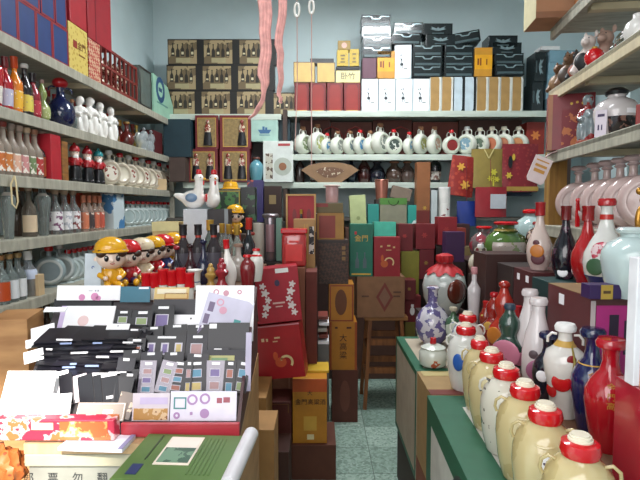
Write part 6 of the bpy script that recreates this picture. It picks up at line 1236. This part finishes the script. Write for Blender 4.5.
# deep pile of flat black sleeves
nP = 0
for r_ in range(8):
    y = 372-r_*4.2; 
    for c_ in range(4):
        cx = 45+c_*24+rnd.uniform(-5, 5)+(r_ % 2)*4; 
        Y = 1.385+.017*r_+rnd.uniform(-.012, .012); zz = bedz(1.40)+.012+r_*.0088
        X = (cx-320)/500*Y; rr = rnd.uniform(-7, 7)
        o = thing('black_sleeve', 'black stamp sleeve lying in the deep pile, %s layer up, %s from the left' % (ORD[r_], ORD[c_]), 'stamp packet', (X, Y, zz+c_*.0025), R(rr), 'black sleeves lying in the deep pile')
        MB().box((0, .035, .003), (rnd.uniform(.085, .125), .1, .0036), (R(12), R(rnd.uniform(-3, 3)), 0)).build('sleeve', BK if rnd.random() < .7 else BK2, o)
        if rnd.random() < .35: MB().box((rnd.uniform(-.02, .02), -.017, -.0025), (rnd.uniform(.012, .05), .004, .0045)).build('white_or_highlight_edge', WH if rnd.random() < .6 else mt('#8a9ac0', .4), o)  # thin white edges; the bluish ones are highlights painted as colour
card('envelope', 'white card lying askew on top of the deep black pile', 40, 337, 62, 349, 60, WH, cat='envelope', dz=.11) 
card('envelope', 'white envelope corner on top of the pile at the right', 103, 340, 126, 348, 40, WH, [('small_dot', BK, disc(.5, .6, .03))], cat='envelope', dz=.05)
for i, (x0, y0, x1, y1, ln_) in enumerate(((28, 327, 50, 345, 50), (22, 340, 38, 356, 45), (20, 352, 38, 372, 40))):
    card('envelope', ['white crumpled paper at the upper left corner of the pile', 'white crumpled paper at the left middle of the pile', 'white crumpled paper at the lower left of the pile'][i], x0, y0, x1, y1, ln_, WH, cat='paper', yaw=20, roll=-12, dz=.02)
# front-left white packets leaning
fl_ = [(-12, 374, 40, 425, 28, 0, WH, 'very large white packet overexposed at the front left corner'), (42, 374, 62, 408, 30, -14, WH, 'white packet leaning left, first after the large white ones'), (61, 378, 82, 408, 30, -16, mt('#d8ccd0', .4), 'pinkish white packet leaning left, second after the large white ones'), (81, 376, 108, 402, 30, 0, WH, 'white packet at the right of the leaning ones, under the black pile'), (14, 396, 48, 428, 25, 8, mt('#efe4ec', .4), 'white packet with faint blue and pink print at the front left'), (36, 398, 62, 428, 30, -6, WH, 'small white packet at the tray front beside the printed one')]
for x0, y0, x1, y1, ln_, ro, m, lab in fl_:
    card(SP, lab, x0, y0, x1, y1, ln_, m, [('faint_print', mt('#b8a8cc'), multi(ellp(.4, .6, .1, .06), ellp(.65, .4, .06, .05)))] if 'print' in lab else [], roll=ro)
for i, (x0, x1, ro) in enumerate(((54, 68, -16), (74, 90, -18), (84, 98, -16), (96, 114, -10), (106, 124, 6))):
    card(SP, 'black sleeve between the leaning white packets, %s from the left' % ORD[i], x0, 376+i, x1, 410, 26, BK, [lb_(.3, .2, .7, .3)] if i == 3 else (), roll=ro, group='black sleeves between white packets')
card(SP, 'clear-covered card of brown and grey stamps at the front beside the orange panel', 68, 407, 118, 428, 35, mt('#9a8a7c', .25, coat=.6), [('white_outline', WH, frame(.02, .05, .98, .95, .01)), ('white_label', WH, rect(.55, .4, .75, .6))])
card(SP, 'grey card edge with a brown picture near the plain red tray edge', 108, 396, 124, 425, 30, pot('#6a5a50', '#c8b098', 30, .55, rough=.3, coat=.3), roll=10)
# papers under the tray, on the counter
carton('notebook', 'white notebook with a lilac edge under the patterned box edge, over the counter front', 'notebook', (-.515, 1.125, kz+.0005), (.15, .07, .0088), mt('#d8d4e0', .5), R(-4), deco=[('lilac_edge', mt('#8a86a8'), rect(.93, 0, 1, 1), 'T')])
B(250, 430, 274, 999, 1.99, .2, 'carton', 'tan open carton standing on the floor against the counter side', mt('#a87c4a', .7), z=0, cat='carton')
# green book and rolled paper at front
bkz = kz-.012
gbk = carton('green_book', 'green book with a framed mountain picture lying over the counter edge', 'book', (-.298, 1.045, kz+.0012), (.225, .2, .014), mt('#4f6b30', .4), R(-3), tilt=(0, 0), deco=[
 ('picture_border', mt('#e0d0c0', .5), rect(.28, .3, .62, .92), 'T'), ('landscape_picture', pot('#6a8a70', '#3c5a48', 30, .5, rough=.4, coat=0), rect(.3, .34, .6, .66), 'T', .0018), ('picture_sky', mt('#e4d4c8'), rect(.3, .66, .6, .89), 'T', .0018),
 ('navy_mark', mt('#1c2a5a'), rect(.1, .1, .2, .3), 'T'), ('title_line', mt('#2a3a1c'), rect(.17, .4, .185, .95), 'T'), ('text_block', mt('#4a682c'), multi(*[rect(.64+.04*i, .12, .655+.04*i, .9) for i in range(6)]), 'T')])
rp_ = thing('rolled_paper', 'white rolled sheet of paper along the right side of the green book', 'paper', (-.168, 1.04, kz+.0195), R(-4))
MB().tube([(0, -.12, 0), (0, .1, 0)], .0165, 20).build('paper_roll', mt('#d0ccd0', .4), rp_, True)
MB().tube([(0, -.1205, 0), (0, -.119, 0)], .009, 16).build('roll_core', BLACK, rp_, True)
bp = thing('plastic_bundle', 'orange-brown crumpled wrapped bundle at the lower left corner', 'bundle', (-.75, 1.12, .80))
mb = MB(); q = bmesh.ops.create_icosphere(mb.bm, subdivisions=4, radius=1)
for v in q['verts']:
    n = .13*math.sin(7*v.co.x+3*v.co.z)+.1*math.sin(11*v.co.z+5*v.co.y)+.08*math.sin(17*v.co.y+9*v.co.x)
    v.co = Vector((v.co.x*.055, v.co.y*.06, v.co.z*.075))*(1+n)+Vector((0, 0, .075))
mb.build('wrapped_bundle', brocade('#a85a28', '#7a3a1c', 60, .2), bp, True)
stn = thing('low_stand', 'plain dark stand under the orange-brown bundle', 'stand', (-.75, 1.12, 0)); MB().box((0, 0, .78), (.12, .12, .03)).build('stand_top', CB, stn); MB().box((0, 0, .385), (.06, .06, .77)).build('post', CB, stn)
# paper cone near the child figurines
ck = card('paper_cone', 'white folded paper with a small blue swirl left of the first child figurine', 78, 262, 97, 305, 8, mt('#c9d2da', .5), [('blue_swirl', mt('#2a4a9a'), ring(.5, .62, .04, .09, 12, 0, 250))], cat='paper', dz=.0)
ck.location = ((87-320)/500*1.89, 1.89, 1.2); ck.location = (-.955, 2.08, dtz+.001)
for ch in ck.children:
    pass
